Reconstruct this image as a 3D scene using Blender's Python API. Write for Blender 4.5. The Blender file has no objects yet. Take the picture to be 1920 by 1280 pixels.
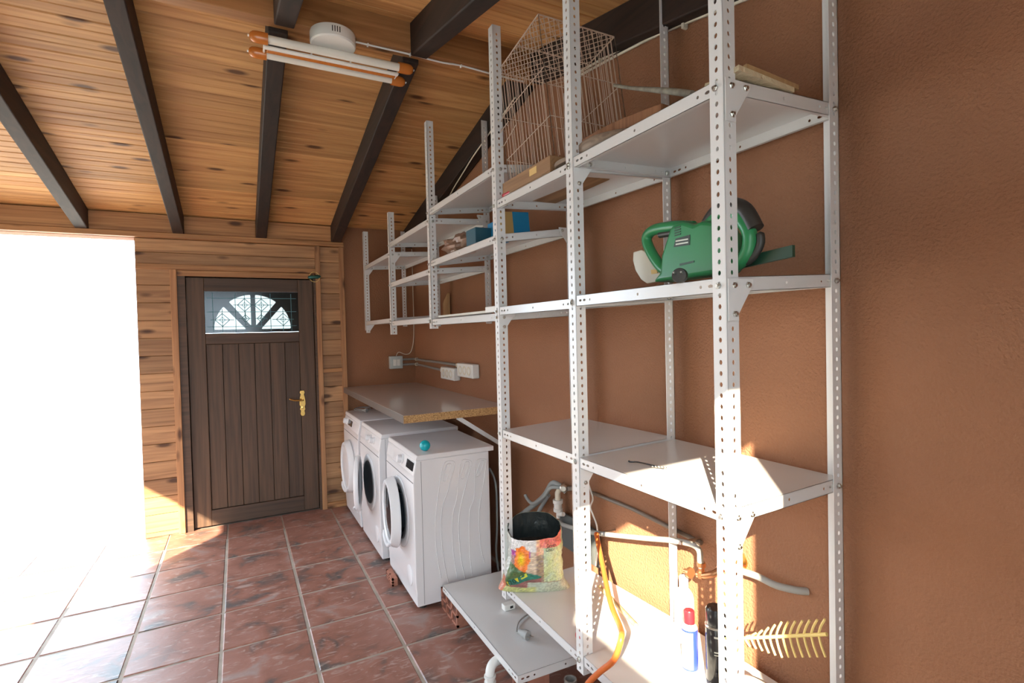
import bpy, math, random
from math import sin, cos, pi, radians
from mathutils import Vector, Matrix, noise

random.seed(7)
SC = bpy.context.scene
COL = SC.collection
V = Vector

# ---------------------------------------------------------------- camera, light
CAM = V((-1.4784, -4.8215, 1.511))
yaw, pitch, roll, FPX = 0.4808, -0.0202, -0.0239, 983.43
fw = V((sin(yaw)*cos(pitch), cos(yaw)*cos(pitch), sin(pitch)))
r0 = V((cos(yaw), -sin(yaw), 0)); u0 = r0.cross(fw)
rr = r0*cos(roll) + u0*sin(roll); uu = -r0*sin(roll) + u0*cos(roll)
cd = bpy.data.cameras.new('camera'); co = bpy.data.objects.new('camera', cd); COL.objects.link(co)
M = Matrix((rr, uu, -fw)).transposed().to_4x4(); M.translation = CAM
co.matrix_world = M
cd.sensor_width = 36.0; cd.lens = FPX/1920*36.0; cd.clip_start = 0.02
SC.camera = co
SC.view_settings.view_transform = 'Standard'; SC.view_settings.look = 'None'
SC.view_settings.gamma = 1.0; SC.view_settings.use_curve_mapping = False
SC.view_settings.exposure = 0.15

w = bpy.data.worlds.new('sky'); SC.world = w; w.use_nodes = True
bg = w.node_tree.nodes['Background']; bg.inputs[0].default_value = (0.68, 0.85, 1.0, 1); bg.inputs[1].default_value = 10.5
sl = bpy.data.lights.new('sun', 'SUN'); sl.energy = 30.0; sl.angle = radians(0.53); sl.color = (1.0, 0.86, 0.64)
so = bpy.data.objects.new('sun', sl); COL.objects.link(so)
so.rotation_euler = V((1.0, 1.076, -0.80)).to_track_quat('-Z', 'Y').to_euler()
so.location = (-6, -10, 6)
# light portal: lets the renderer sample the sky through the doorway; it gives no light itself
pl = bpy.data.lights.new('door_portal', 'AREA'); pl.shape = 'RECTANGLE'; pl.size = 1.31; pl.size_y = 2.2; pl.cycles.is_portal = True
po = bpy.data.objects.new('door_portal', pl); COL.objects.link(po)
po.location = (-1.895, -5.16, 1.115); po.rotation_euler = (radians(90), 0, 0)
for nm, loc, rot, sx, sy in (('far_portal', (-3.01, .16, 1.14), (radians(-90), 0, 0), 1.73, 2.28), ('side_portal', (-4.16, -1.95, 1.0), (0, radians(-90), 0), 2.0, 1.9)):
    q = pl.copy(); q.size = sx; q.size_y = sy; q.name = nm
    qo = bpy.data.objects.new(nm, q); COL.objects.link(qo); qo.location = loc; qo.rotation_euler = rot

# ---------------------------------------------------------------- materials
def mat(name, col, rough=0.5, metal=0.0, bump=None, var=None, coat=0.0, spec=0.5):
    """bump=(scale, strength, dist); var=(scale, dark_factor) mottles the colour."""
    m = bpy.data.materials.new(name); m.use_nodes = True
    nt = m.node_tree; n = nt.nodes; L = nt.links; b = n['Principled BSDF']
    b.inputs['Base Color'].default_value = (*col, 1); b.inputs['Roughness'].default_value = rough
    b.inputs['Metallic'].default_value = metal; b.inputs['Coat Weight'].default_value = coat
    b.inputs['Specular IOR Level'].default_value = spec
    if bump or var:
        tc = n.new('ShaderNodeTexCoord')
    if var:
        t = n.new('ShaderNodeTexNoise'); t.inputs['Scale'].default_value = var[0]; t.inputs['Detail'].default_value = 5
        L.new(tc.outputs['Object'], t.inputs['Vector'])
        r = n.new('ShaderNodeValToRGB'); r.color_ramp.elements[0].position = .3; r.color_ramp.elements[1].position = .7
        r.color_ramp.elements[0].color = (*[c*var[1] for c in col], 1); r.color_ramp.elements[1].color = (*col, 1)
        L.new(t.outputs[0], r.inputs[0]); L.new(r.outputs[0], b.inputs['Base Color'])
    if bump:
        t = n.new('ShaderNodeTexNoise'); t.inputs['Scale'].default_value = bump[0]; t.inputs['Detail'].default_value = 3
        L.new(tc.outputs['Object'], t.inputs['Vector'])
        bp = n.new('ShaderNodeBump'); bp.inputs['Strength'].default_value = bump[1]; bp.inputs['Distance'].default_value = bump[2]
        L.new(t.outputs[0], bp.inputs['Height']); L.new(bp.outputs[0], b.inputs['Normal'])
    return m

def wood(name, light, dark, axis='X', rough=0.6, grain=28.0, knots=True, scale=1.0):
    m = bpy.data.materials.new(name); m.use_nodes = True
    nt = m.node_tree; n = nt.nodes; L = nt.links; b = n['Principled BSDF']; b.inputs['Roughness'].default_value = rough
    tc = n.new('ShaderNodeTexCoord'); oi = n.new('ShaderNodeObjectInfo')
    ad = n.new('ShaderNodeVectorMath'); ad.operation = 'ADD'
    mu = n.new('ShaderNodeVectorMath'); mu.operation = 'SCALE'; mu.inputs[0].default_value = (13.1, 7.7, 5.3)
    L.new(oi.outputs['Random'], mu.inputs['Scale']); L.new(tc.outputs['Object'], ad.inputs[0]); L.new(mu.outputs[0], ad.inputs[1])
    mp = n.new('ShaderNodeMapping'); L.new(ad.outputs[0], mp.inputs[0])
    lo, hi = 1.2*scale, grain*scale
    sc = {'X': (lo, hi, hi), 'Y': (hi, lo, hi), 'Z': (hi, hi, lo)}[axis]; mp.inputs['Scale'].default_value = sc
    t = n.new('ShaderNodeTexNoise'); t.inputs['Scale'].default_value = 1.0; t.inputs['Detail'].default_value = 6; t.inputs['Distortion'].default_value = 1.2
    L.new(mp.outputs[0], t.inputs['Vector'])
    r = n.new('ShaderNodeValToRGB'); r.color_ramp.elements[0].position = .28; r.color_ramp.elements[1].position = .66
    r.color_ramp.elements[0].color = (*dark, 1); r.color_ramp.elements[1].color = (*light, 1)
    L.new(t.outputs[0], r.inputs[0])
    hv = n.new('ShaderNodeHueSaturation')
    mr = n.new('ShaderNodeMapRange'); mr.inputs['To Min'].default_value = .78; mr.inputs['To Max'].default_value = 1.18
    L.new(oi.outputs['Random'], mr.inputs[0]); L.new(mr.outputs[0], hv.inputs['Value']); L.new(r.outputs[0], hv.inputs['Color'])
    out = hv.outputs[0]
    if knots:
        mk = n.new('ShaderNodeMapping'); L.new(ad.outputs[0], mk.inputs[0])
        kl, kh = 3.2*scale, 9.0*scale
        mk.inputs['Scale'].default_value = {'X': (kl, kh, kh), 'Y': (kh, kl, kh), 'Z': (kh, kh, kl)}[axis]
        v = n.new('ShaderNodeTexVoronoi'); v.inputs['Scale'].default_value = 1.0; L.new(mk.outputs[0], v.inputs['Vector'])
        kr = n.new('ShaderNodeValToRGB'); kr.color_ramp.elements[0].position = .10; kr.color_ramp.elements[1].position = .22
        kr.color_ramp.elements[0].color = (.22, .16, .12, 1); kr.color_ramp.elements[1].color = (1, 1, 1, 1)
        L.new(v.outputs['Distance'], kr.inputs[0])
        mx = n.new('ShaderNodeMix'); mx.data_type = 'RGBA'; mx.blend_type = 'MULTIPLY'; mx.inputs[0].default_value = 1
        L.new(out, mx.inputs[6]); L.new(kr.outputs[0], mx.inputs[7]); out = mx.outputs[2]
    L.new(out, b.inputs['Base Color'])
    bp = n.new('ShaderNodeBump'); bp.inputs['Strength'].default_value = .25; bp.inputs['Distance'].default_value = .002
    L.new(t.outputs[0], bp.inputs['Height']); L.new(bp.outputs[0], b.inputs['Normal'])
    return m

def tile_material():
    m = bpy.data.materials.new('terracotta_tile'); m.use_nodes = True
    nt = m.node_tree; n = nt.nodes; L = nt.links; b = n['Principled BSDF']; b.inputs['Roughness'].default_value = .42
    tc = n.new('ShaderNodeTexCoord'); oi = n.new('ShaderNodeObjectInfo')
    mu = n.new('ShaderNodeVectorMath'); mu.operation = 'SCALE'; mu.inputs[0].default_value = (9.1, 5.7, 3.3)
    ad = n.new('ShaderNodeVectorMath'); ad.operation = 'ADD'
    L.new(oi.outputs['Random'], mu.inputs['Scale']); L.new(tc.outputs['Object'], ad.inputs[0]); L.new(mu.outputs[0], ad.inputs[1])
    t1 = n.new('ShaderNodeTexNoise'); t1.inputs['Scale'].default_value = 5; t1.inputs['Detail'].default_value = 7; t1.inputs['Distortion'].default_value = .8
    L.new(ad.outputs[0], t1.inputs['Vector'])
    r = n.new('ShaderNodeValToRGB'); e = r.color_ramp.elements
    e[0].position = .32; e[0].color = (.10, .085, .078, 1); e[1].position = .70; e[1].color = (.34, .24, .21, 1)
    x = e.new(.45); x.color = (.27, .115, .08, 1); x = e.new(.58); x.color = (.33, .15, .11, 1)
    L.new(t1.outputs[0], r.inputs[0])
    mp = n.new('ShaderNodeMapping'); mp.inputs['Rotation'].default_value = (0, 0, .5); mp.inputs['Scale'].default_value = (9, 26, 9); L.new(ad.outputs[0], mp.inputs[0])
    t2 = n.new('ShaderNodeTexNoise'); t2.inputs['Scale'].default_value = 1; t2.inputs['Detail'].default_value = 4; t2.inputs['Distortion'].default_value = 1.8
    L.new(mp.outputs[0], t2.inputs['Vector'])
    r2 = n.new('ShaderNodeValToRGB'); r2.color_ramp.elements[0].position = .56; r2.color_ramp.elements[1].position = .70
    L.new(t2.outputs[0], r2.inputs[0])
    ms = n.new('ShaderNodeMath'); ms.operation = 'MULTIPLY'; ms.inputs[1].default_value = .60; L.new(r2.outputs[0], ms.inputs[0])
    mx = n.new('ShaderNodeMix'); mx.data_type = 'RGBA'; mx.inputs[7].default_value = (.50, .38, .33, 1)
    L.new(ms.outputs[0], mx.inputs[0]); L.new(r.outputs[0], mx.inputs[6]); L.new(mx.outputs[2], b.inputs['Base Color'])
    bp = n.new('ShaderNodeBump'); bp.inputs['Strength'].default_value = .35; bp.inputs['Distance'].default_value = .004
    L.new(t2.outputs[0], bp.inputs['Height']); L.new(bp.outputs[0], b.inputs['Normal'])
    return m

def chip_material():
    m = bpy.data.materials.new('chipboard'); m.use_nodes = True
    nt = m.node_tree; n = nt.nodes; L = nt.links; b = n['Principled BSDF']; b.inputs['Roughness'].default_value = .85
    tc = n.new('ShaderNodeTexCoord'); v = n.new('ShaderNodeTexVoronoi'); v.inputs['Scale'].default_value = 260
    L.new(tc.outputs['Object'], v.inputs['Vector'])
    r = n.new('ShaderNodeValToRGB'); r.color_ramp.elements[0].color = (.20, .09, .03, 1); r.color_ramp.elements[1].color = (.72, .45, .20, 1)
    L.new(v.outputs['Color'], r.inputs[0]); L.new(r.outputs[0], b.inputs['Base Color'])
    return m

def stucco_material(name, col, scale, strength):
    m = mat(name, col, .82, var=(1.6, .82), bump=(scale, strength, .010))
    return m

def glass_material():
    m = bpy.data.materials.new('leaded_glass'); m.use_nodes = True
    nt = m.node_tree; n = nt.nodes; L = nt.links
    for x in list(n): n.remove(x)
    o = n.new('ShaderNodeOutputMaterial'); t = n.new('ShaderNodeBsdfTransparent'); t.inputs[0].default_value = (.35, .35, .325, 1)
    g = n.new('ShaderNodeBsdfGlossy'); g.inputs['Roughness'].default_value = .15; mx = n.new('ShaderNodeMixShader'); mx.inputs[0].default_value = .035
    L.new(t.outputs[0], mx.inputs[1]); L.new(g.outputs[0], mx.inputs[2]); L.new(mx.outputs[0], o.inputs[0])
    return m

MT = dict(
    orange=stucco_material('orange_stucco', (.345, .155, .078), 120, .6),
    plaster=mat('white_plaster', (.70, .67, .62), .9, bump=(60, .2, .003)),
    pine=wood('pine_plank', (.64, .35, .135), (.40, .18, .062), 'X', grain=22),
    pineX=wood('pine_batten_x', (.50, .25, .10), (.27, .115, .04), 'X', grain=50),
    pineZ=wood('pine_batten_z', (.44, .22, .095), (.25, .11, .045), 'Z', grain=50),
    boardX=wood('weathered_board', (.46, .25, .115), (.24, .115, .05), 'X', grain=22),
    rafter=wood('dark_rafter', (.030, .014, .009), (.010, .006, .004), 'Y', rough=.7, knots=False),
    ridge=wood('ridge_board', (.42, .20, .075), (.24, .10, .035), 'X', grain=22),
    door=wood('dark_door', (.098, .052, .028), (.050, .027, .015), 'Z', grain=30, knots=False),
    doorX=wood('dark_door_rail', (.090, .048, .027), (.047, .026, .015), 'X', grain=30, knots=False),
    grout=mat('grout', (.46, .38, .31), .9, bump=(80, .4, .003), var=(9, .7)),
    tile=tile_material(),
    concrete=mat('outside_paving', (.58, .52, .44), .9, bump=(30, .3, .005), var=(3, .85)),
    rack=mat('rack_enamel', (.74, .73, .72), .30, spec=.5),
    shelf=mat('shelf_enamel', (.70, .69, .68), .22, spec=.6),
    steel=mat('zinc_steel', (.55, .54, .50), .32, metal=1.0),
    appl=mat('appliance_enamel', (.80, .78, .79), .22, spec=.6),
    applp=mat('appliance_plastic', (.78, .78, .80), .3),
    grey_rubber=mat('grey_rubber', (.05, .055, .06), .5),
    drum=mat('drum_steel', (.30, .36, .37), .35, metal=.6),
    dark=mat('dark_plastic', (.02, .022, .025), .25),
    darkglass=mat('dark_glass', (.02, .024, .028), .12, spec=.35),
    counter=mat('worktop_laminate', (.60, .55, .52), .12, spec=.7),
    chip=chip_material(),
    darkground=mat('dark_ground', (.05, .085, .03), .9, bump=(40, .8, .02), var=(5, .6)),  # dark so that the added ground bounces little light
    edge=mat('shaded_edge', (.13, .10, .085), .5),  # dark tone holds the shade on the worktop's front edge
    white=mat('white_plastic', (.78, .77, .74), .38),
    cream=mat('cream_plastic', (.72, .66, .54), .4),
    tube=mat('lamp_tube', (.80, .77, .70), .16, spec=.7),
    orangep=mat('amber_plastic', (.55, .17, .03), .22, spec=.6),
    greyp=mat('grey_conduit', (.27, .25, .23), .5),
    greybox=mat('switch_grey', (.50, .54, .53), .45),
    teal=mat('turquoise_plastic', (.0, .42, .50), .25, spec=.6),
    brick=mat('red_brick', (.42, .17, .11), .9, bump=(60, .5, .004), var=(20, .7)),
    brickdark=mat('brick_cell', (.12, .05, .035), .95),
    green=mat('green_plastic', (.03, .235, .085), .32),
    dgreen=mat('dark_green_plastic', (.02, .06, .035), .4),
    rubber=mat('black_rubber', (.035, .032, .028), .45),
    guard=mat('clear_guard', (.56, .50, .38), .3),
    label=mat('black_label', (.03, .045, .035), .4),
    lettering=mat('pale_lettering', (.65, .68, .6), .5),
    black=mat('black_lettering', (.02, .03, .02), .6),
    brass=mat('brass', (.75, .50, .16), .22, metal=1.0),
    wire=mat('wire_bar', (.66, .52, .42), .4, metal=.2),
    blue=mat('blue_card', (.02, .30, .62), .5),
    yellow=mat('yellow_card', (.72, .48, .18), .6),
    tealbox=mat('dark_teal_box', (.02, .09, .13), .5),
    crumple=mat('brown_plastic_bag', (.28, .17, .12), .3, bump=(40, .8, .01)),
    red=mat('red_plastic', (.55, .02, .03), .3),
    rawwood=wood('raw_wood', (.58, .37, .18), (.42, .24, .10), 'Z', knots=False),
    slice=wood('butcher_block', (.42, .19, .09), (.26, .11, .05), 'Z', grain=60, knots=False),
    greywood=wood('grey_wood', (.30, .22, .16), (.17, .12, .09), 'Y', grain=60, knots=False),
    boxwood=wood('box_wood', (.34, .19, .09), (.2, .105, .05), 'Y', knots=False),
    stick=mat('bare_stick', (.46, .42, .34), .7, var=(30, .5)),
    straw=mat('yellow_straw', (.78, .58, .20), .6),
    copper=mat('copper_pipe', (.55, .27, .13), .35, metal=.9),
    pipe=mat('grey_pipe', (.36, .35, .32), .42),
    darkpipe=mat('dark_pipe', (.16, .12, .09), .5),
    hose=mat('orange_hose', (.62, .14, .03), .3),
    hosegrey=mat('grey_hose', (.30, .33, .33), .5),
    bluecan=mat('blue_print', (.03, .06, .45), .3),
    whitecan=mat('white_print', (.85, .85, .83), .3),
    blackcan=mat('black_can', (.02, .022, .022), .18, spec=.7),
    cord=mat('grey_cord', (.34, .34, .33), .5),
    board=mat('dark_panel', (.10, .11, .11), .6),
    came=mat("lead_came", (.07, .17, .19), .5, metal=.3),
    glass=glass_material(),
    cardboard=mat('torn_board', (.70, .58, .38), .9, bump=(50, .8, .01)),
    ringgreen=mat('green_foil', (.03, .12, .10), .3, metal=.4),
    inside=mat('bag_inside', (.025, .03, .03), .35, bump=(60, .6, .004)),
    soil=mat('potting_soil', (.03, .022, .016), .95, bump=(80, 1, .01)),
)

# ---------------------------------------------------------------- mesh helpers
class MB:
    def __init__(s): s.v = []; s.f = []
    def add(s, vs, fs):
        o = len(s.v); s.v += [tuple(x) for x in vs]; s.f += [tuple(i+o for i in f) for f in fs]; return s
    def box(s, a, b, m=None, ch=0.0):
        x0, y0, z0 = a; x1, y1, z1 = b
        vs = [V(p) for p in ((x0,y0,z0),(x1,y0,z0),(x1,y1,z0),(x0,y1,z0),(x0,y0,z1),(x1,y0,z1),(x1,y1,z1),(x0,y1,z1))]
        if m: vs = [m @ p for p in vs]
        return s.add(vs, [(0,3,2,1),(4,5,6,7),(0,1,5,4),(1,2,6,5),(2,3,7,6),(3,0,4,7)])
    def hexa(s, p):   # 8 points bottom 4 ccw, top 4 ccw
        return s.add(p, [(0,3,2,1),(4,5,6,7),(0,1,5,4),(1,2,6,5),(2,3,7,6),(3,0,4,7)])
    def tube(s, pts, r, n=8, closed=False, cap=True):
        pts = [V(p) for p in pts]; N = len(pts); o = len(s.v); prev = None
        for i, p in enumerate(pts):
            if closed: d = pts[(i+1) % N] - pts[i-1]
            else: d = pts[min(i+1, N-1)] - pts[max(i-1, 0)]
            d.normalize()
            if prev is None:
                a = d.orthogonal().normalized()
            else:
                a = prev - d*prev.dot(d); a = a.normalized() if a.length > 1e-6 else d.orthogonal().normalized()
            prev = a; b = d.cross(a)
            rad = r[i] if isinstance(r, (list, tuple)) else r
            for k in range(n):
                t = 2*pi*k/n; s.v.append(tuple(p + (a*cos(t) + b*sin(t))*rad))
        for i in range(N if closed else N-1):
            j = (i+1) % N
            for k in range(n):
                q = (k+1) % n; s.f.append((o+i*n+k, o+i*n+q, o+j*n+q, o+j*n+k))
        if cap and not closed:
            s.f.append(tuple(o+k for k in reversed(range(n)))); s.f.append(tuple(o+(N-1)*n+k for k in range(n)))
        return s
    def lathe(s, prof, m=None, n=24, a0=0.0, a1=2*pi):
        """prof: (radius, height) along local z"""
        m = m or Matrix(); o = len(s.v); full = abs(a1-a0-2*pi) < 1e-6; cnt = n if full else n+1
        for (r, h) in prof:
            for k in range(cnt):
                t = a0 + (a1-a0)*k/n; s.v.append(tuple(m @ V((r*cos(t), r*sin(t), h))))
        for i in range(len(prof)-1):
            for k in range(n):
                q = (k+1) % cnt; s.f.append((o+i*cnt+k, o+i*cnt+q, o+(i+1)*cnt+q, o+(i+1)*cnt+k))
        return s
    def prism(s, poly, d):
        """poly: 3D points, extruded by vector d"""
        n = len(poly); p = [V(q) for q in poly]; d = V(d); vs = p + [q+d for q in p]
        fs = [tuple(reversed(range(n))), tuple(range(n, 2*n))] + [(i, (i+1) % n, n+(i+1) % n, n+i) for i in range(n)]
        return s.add(vs, fs)
    def perf(s, o, u, v, nrm, L, W, t, holes):
        """perforated strip: length L along u, width W along v, thickness t along nrm; holes = [(pos, ru, rv)]"""
        o, u, v, nrm = V(o), V(u), V(v), V(nrm)*t; h2 = W/2; cur = 0.0
        P = lambda a, b, k: o + u*a + v*b + nrm*k
        def plain(a, b):
            if b-a < 1e-5: return
            s.hexa([P(a,0,0), P(b,0,0), P(b,W,0), P(a,W,0), P(a,0,1), P(b,0,1), P(b,W,1), P(a,W,1)])
        for (c, ru, rv) in holes:
            hc = ru*1.35
            if c-hc < cur or c+hc > L: continue
            plain(cur, c-hc)
            q = len(s.v)
            out = [(hc,0),(hc,h2),(0,h2),(-hc,h2),(-hc,0),(-hc,-h2),(0,-h2),(hc,-h2)]
            for k in (0, 1):
                for (a, b) in out: s.v.append(tuple(P(c+a, h2+b, k)))
                for j in range(8):
                    T = j*pi/4; s.v.append(tuple(P(c+ru*cos(T), h2+rv*sin(T), k)))
            for j in range(8):
                i = (j+1) % 8
                s.f += [(q+j, q+8+j, q+8+i, q+i), (q+16+j, q+16+i, q+24+i, q+24+j), (q+8+j, q+24+j, q+24+i, q+8+i)]
            for (j, i) in ((1,2),(2,3),(5,6),(6,7)): s.f.append((q+j, q+i, q+16+i, q+16+j))
            cur = c+hc
        plain(cur, L)
        return s
    def mesh(s, name, smooth=None):
        me = bpy.data.meshes.new(name); me.from_pydata(s.v, [], s.f); me.validate(); me.update()
        import bmesh
        b = bmesh.new(); b.from_mesh(me); bmesh.ops.recalc_face_normals(b, faces=b.faces); b.to_mesh(me); b.free()
        if smooth is not None:
            me.shade_smooth(); me.set_sharp_from_angle(angle=radians(smooth))
        return me
    def build(s, name, m, parent=None, loc=(0,0,0), smooth=None, bevel=None):
        return put(name, s.mesh(name, smooth), m, parent, loc, bevel=bevel)

def put(name, me, m, parent=None, loc=(0,0,0), rot=None, bevel=None):
    o = bpy.data.objects.new(name, me); COL.objects.link(o)
    if m is not None and not me.materials: me.materials.append(MT[m] if isinstance(m, str) else m)
    if parent is not None: o.parent = parent
    o.location = loc
    if rot: o.rotation_euler = rot
    if bevel:
        md = o.modifiers.new('bevel', 'BEVEL'); md.width = bevel; md.segments = 3; md.limit_method = 'ANGLE'; md.angle_limit = radians(35)
        for p in me.polygons: p.use_smooth = True
        me.set_sharp_from_angle(angle=radians(60))
    return o
def empty(name, loc=(0,0,0), rz=0.0, rot=None):
    o = bpy.data.objects.new(name, None); COL.objects.link(o); o.location = loc
    o.rotation_euler = rot if rot else (0, 0, rz); o.empty_display_size = .1; return o
def tag(o, label, cat, group=None, kind=None):
    o['label'] = label; o['category'] = cat
    if group: o['group'] = group
    if kind: o['kind'] = kind
    return o
def struct(o): o['kind'] = 'structure'; return o
def smoothpath(pts, k=4):
    P = [V(p) for p in pts]; out = []
    for i in range(len(P)-1):
        a, b, c, d = P[max(i-1,0)], P[i], P[i+1], P[min(i+2, len(P)-1)]
        for j in range(k):
            t = j/k; out.append(.5*((2*b) + (c-a)*t + (2*a-5*b+4*c-d)*t*t + (3*b-a-3*c+d)*t**3))
    out.append(P[-1]); return out
def axis_matrix(loc, d):
    d = V(d).normalized(); m = d.to_track_quat('Z', 'Y').to_matrix().to_4x4(); m.translation = V(loc); return m
def text_mesh(s, size):
    c = bpy.data.curves.new('text', 'FONT'); c.body = s; c.size = size; c.align_x = 'CENTER'; c.align_y = 'CENTER'; c.resolution_u = 2
    o = bpy.data.objects.new('text', c); COL.objects.link(o)
    me = bpy.data.meshes.new_from_object(o.evaluated_get(bpy.context.evaluated_depsgraph_get()))
    bpy.data.objects.remove(o); me.materials.clear(); return me

# ================================================================= SETTING
XL, YN = -4.00, -5.0            # left wall face, front wall inner face
ZC, SF, YR, SN = 2.465, .22, -2.36, .21      # ceiling height at far wall, far slope, ridge, near slope
def ceil_z(y): return ZC - SF*y if y > YR else ZC - SF*YR - SN*(YR - y)
ZR = ceil_z(YR)

# floor: mortar bed with tiles as parts
fl = struct(MB().box((XL-.15, YN-.15, -.12), (.15, .15, -.0035)).build('floor', 'grout'))
GX, GY, TX, TY = -1.203, -.744, .394, .3987
tb = MB(); hx, hy, c = TX/2-.006, TY/2-.006, .005
tb.add([(-hx,-hy,-.012),(hx,-hy,-.012),(hx,hy,-.012),(-hx,hy,-.012),(-hx,-hy,-c),(hx,-hy,-c),(hx,hy,-c),(-hx,hy,-c),
        (-hx+c,-hy+c,0),(hx-c,-hy+c,0),(hx-c,hy-c,0),(-hx+c,hy-c,0)],
       [(0,3,2,1),(0,1,5,4),(1,2,6,5),(2,3,7,6),(3,0,4,7),(4,5,9,8),(5,6,10,9),(6,7,11,10),(7,4,8,11),(8,9,10,11)])
tme = tb.mesh('tile')
for i in range(-8, 4):
    for j in range(-11, 3):
        cx, cy = GX + (i+.5)*TX, GY + (j+.5)*TY
        x0, x1, y0, y1 = cx-hx, cx+hx, cy-hy, cy+hy
        if x0 > -.02 or x1 < XL or y0 > -.02 or y1 < YN: continue
        if x0 >= XL and x1 <= 0 and y0 >= YN and y1 <= 0:
            o = put('tile', tme, 'tile', fl, (cx, cy, random.uniform(-.0012, .0012)))
        else:
            x0, x1, y0, y1 = max(x0, XL), min(x1, 0), max(y0, YN), min(y1, 0)
            if x1-x0 < .01 or y1-y0 < .01: continue
            MB().box((x0-cx, y0-cy, -.012), (x1-cx, y1-cy, 0)).build('tile', 'tile', fl, (cx, cy, 0))

# right wall and left wall: gabled prisms
def gable(x, d):
    pts = [(x, YN-.15, -.1), (x, .15, -.1), (x, .15, ceil_z(0)-.0), (x, YR, ZR+.03), (x, YN-.15, ceil_z(YN-.15)+.03)]
    return MB().prism(pts, (d, 0, 0))
wr = struct(gable(0, .15).build('wall_right', 'orange'))
# left wall: unseen wide opening added for its light, 2 m high; sun falls through it onto the floor outside the picture
b = MB()
def gp_(ya, yb, za, top=True):
    pts = [(XL-.15, yb, za), (XL-.15, ya, za), (XL-.15, ya, ceil_z(ya)+.03)] + ([(XL-.15, YR, ZR+.03)] if yb < YR < ya else []) + [(XL-.15, yb, ceil_z(yb)+.03)]
    b.prism(pts, (.15, 0, 0))
gp_(.15, -1.0, -.1); gp_(-1.0, -2.9, 2.0); gp_(-2.9, YN-.15, -.1)
wl = struct(b.build('wall_left', 'plaster'))
# far wall with door opening, plus an added gap at left onto bright sky
DX0, DX1, DZ = -1.83, -.893, 1.995
wf = struct(MB().box((XL-.15, 0, -.1), (-3.88, .15, 2.28)).box((-2.15, 0, -.1), (DX0-.02, .15, 2.28)).box((XL-.15, 0, 2.28), (DX0-.02, .15, 2.60)).box((DX1+.02, 0, -.1), (.15, .15, 2.60)).box((DX0-.02, 0, DZ+.02), (DX1+.02, .15, 2.60)).build('wall_far', 'orange'))
# near wall with the open doorway the sun comes through
wn = struct(MB().box((XL-.15, YN-.15, -.1), (-2.55, YN, 2.6)).box((-1.24, YN-.15, -.1), (.15, YN, 2.6)).box((XL-.15, YN-.15, 2.233), (.15, YN, 2.75)).build('wall_near', 'plaster'))
struct(MB().box((-16, -18, -.16), (12, YN-.15, -.03)).box((-16, .15, -.16), (12, 14, -.03)).build('ground', 'concrete'))
struct(MB().box((-16, YN-.15, -.16), (XL-.15, .15, -.03)).build('added_dark_ground', 'darkground'))  # added unseen ground, dark to cut light bounced in from the left
struct(MB().box((-2.85, -12.0, -.03), (-2.60, -5.6, 2.20)).build('unseen_sun_block', 'plaster'))  # added out of view; its top edge shapes the sun patch
struct(MB().box((-2.85, -5.566, -.03), (-2.60, -5.15, 3.0)).build('unseen_sun_block_tall', 'plaster'))  # added out of view to stop sun left of the lit patch
struct(MB().box((-12.3, -18, -.03), (-12.0, 8, 3.4)).build('unseen_sky_block', 'orange'))  # added far off to hide bright sky from the side opening

# ceiling: deck above, planks and rafters below
def slope_box(mb, x0, x1, ya, yb, dz0, dz1):
    za, zb = ceil_z(ya), ceil_z(yb)
    mb.hexa([(x0,ya,za+dz0),(x1,ya,za+dz0),(x1,yb,zb+dz0),(x0,yb,zb+dz0),(x0,ya,za+dz1),(x1,ya,za+dz1),(x1,yb,zb+dz1),(x0,yb,zb+dz1)]); return mb
cb = MB(); slope_box(cb, XL-.2, .2, .2, YR, .02, .08); slope_box(cb, XL-.2, .2, YR-.001, YN-.35, .02, .08)
ce = struct(cb.build('ceiling', 'ridge'))
def plank_mesh(wd, slope, name='plank'):
    t = .018; g = .006; L = -XL; b = MB()
    prof = [(0, t), (0, .005), (g, 0), (wd*.5-.004, 0), (wd*.5, .003), (wd*.5+.004, 0), (wd-g, 0), (wd-.0015, .005), (wd-.0015, t)]
    pts = [(0, -a, h + a*slope) for a, h in prof]
    return b.prism(pts, (L, 0, 0)).mesh(name)
PW = .122
m1 = plank_mesh(PW, SF)
y = 0.0
while y > YR+.01:
    put('plank', m1, 'pine', ce, (XL, y, ceil_z(y))); y -= PW
m2 = plank_mesh(.20, -SN)
y = YR
while y > YN:
    put('plank', m2, 'pine', ce, (XL, y, ceil_z(y))); y -= .20
RX = [(-3.67, -3.595), (-3.08, -3.005), (-2.49, -2.415), (-1.90, -1.825), (-1.325, -1.245), (-.735, -.655), (-.085, -.005)]
for (a, b) in RX:
    slope_box(MB(), a, b, -.002, YR+.03, -.155, 0).build('rafter', 'rafter', ce, bevel=.006)
for (a, b) in RX:
    slope_box(MB(), a+.02, b+.02, YR-.03, YN+.0, -.155, 0).build('rafter', 'rafter', ce, bevel=.006)
MB().box((XL, YR-.035, ZR-.140), (-.002, YR+.035, ZR+.0)).build('ridge_beam', 'ridge', ce, bevel=.004)

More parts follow.
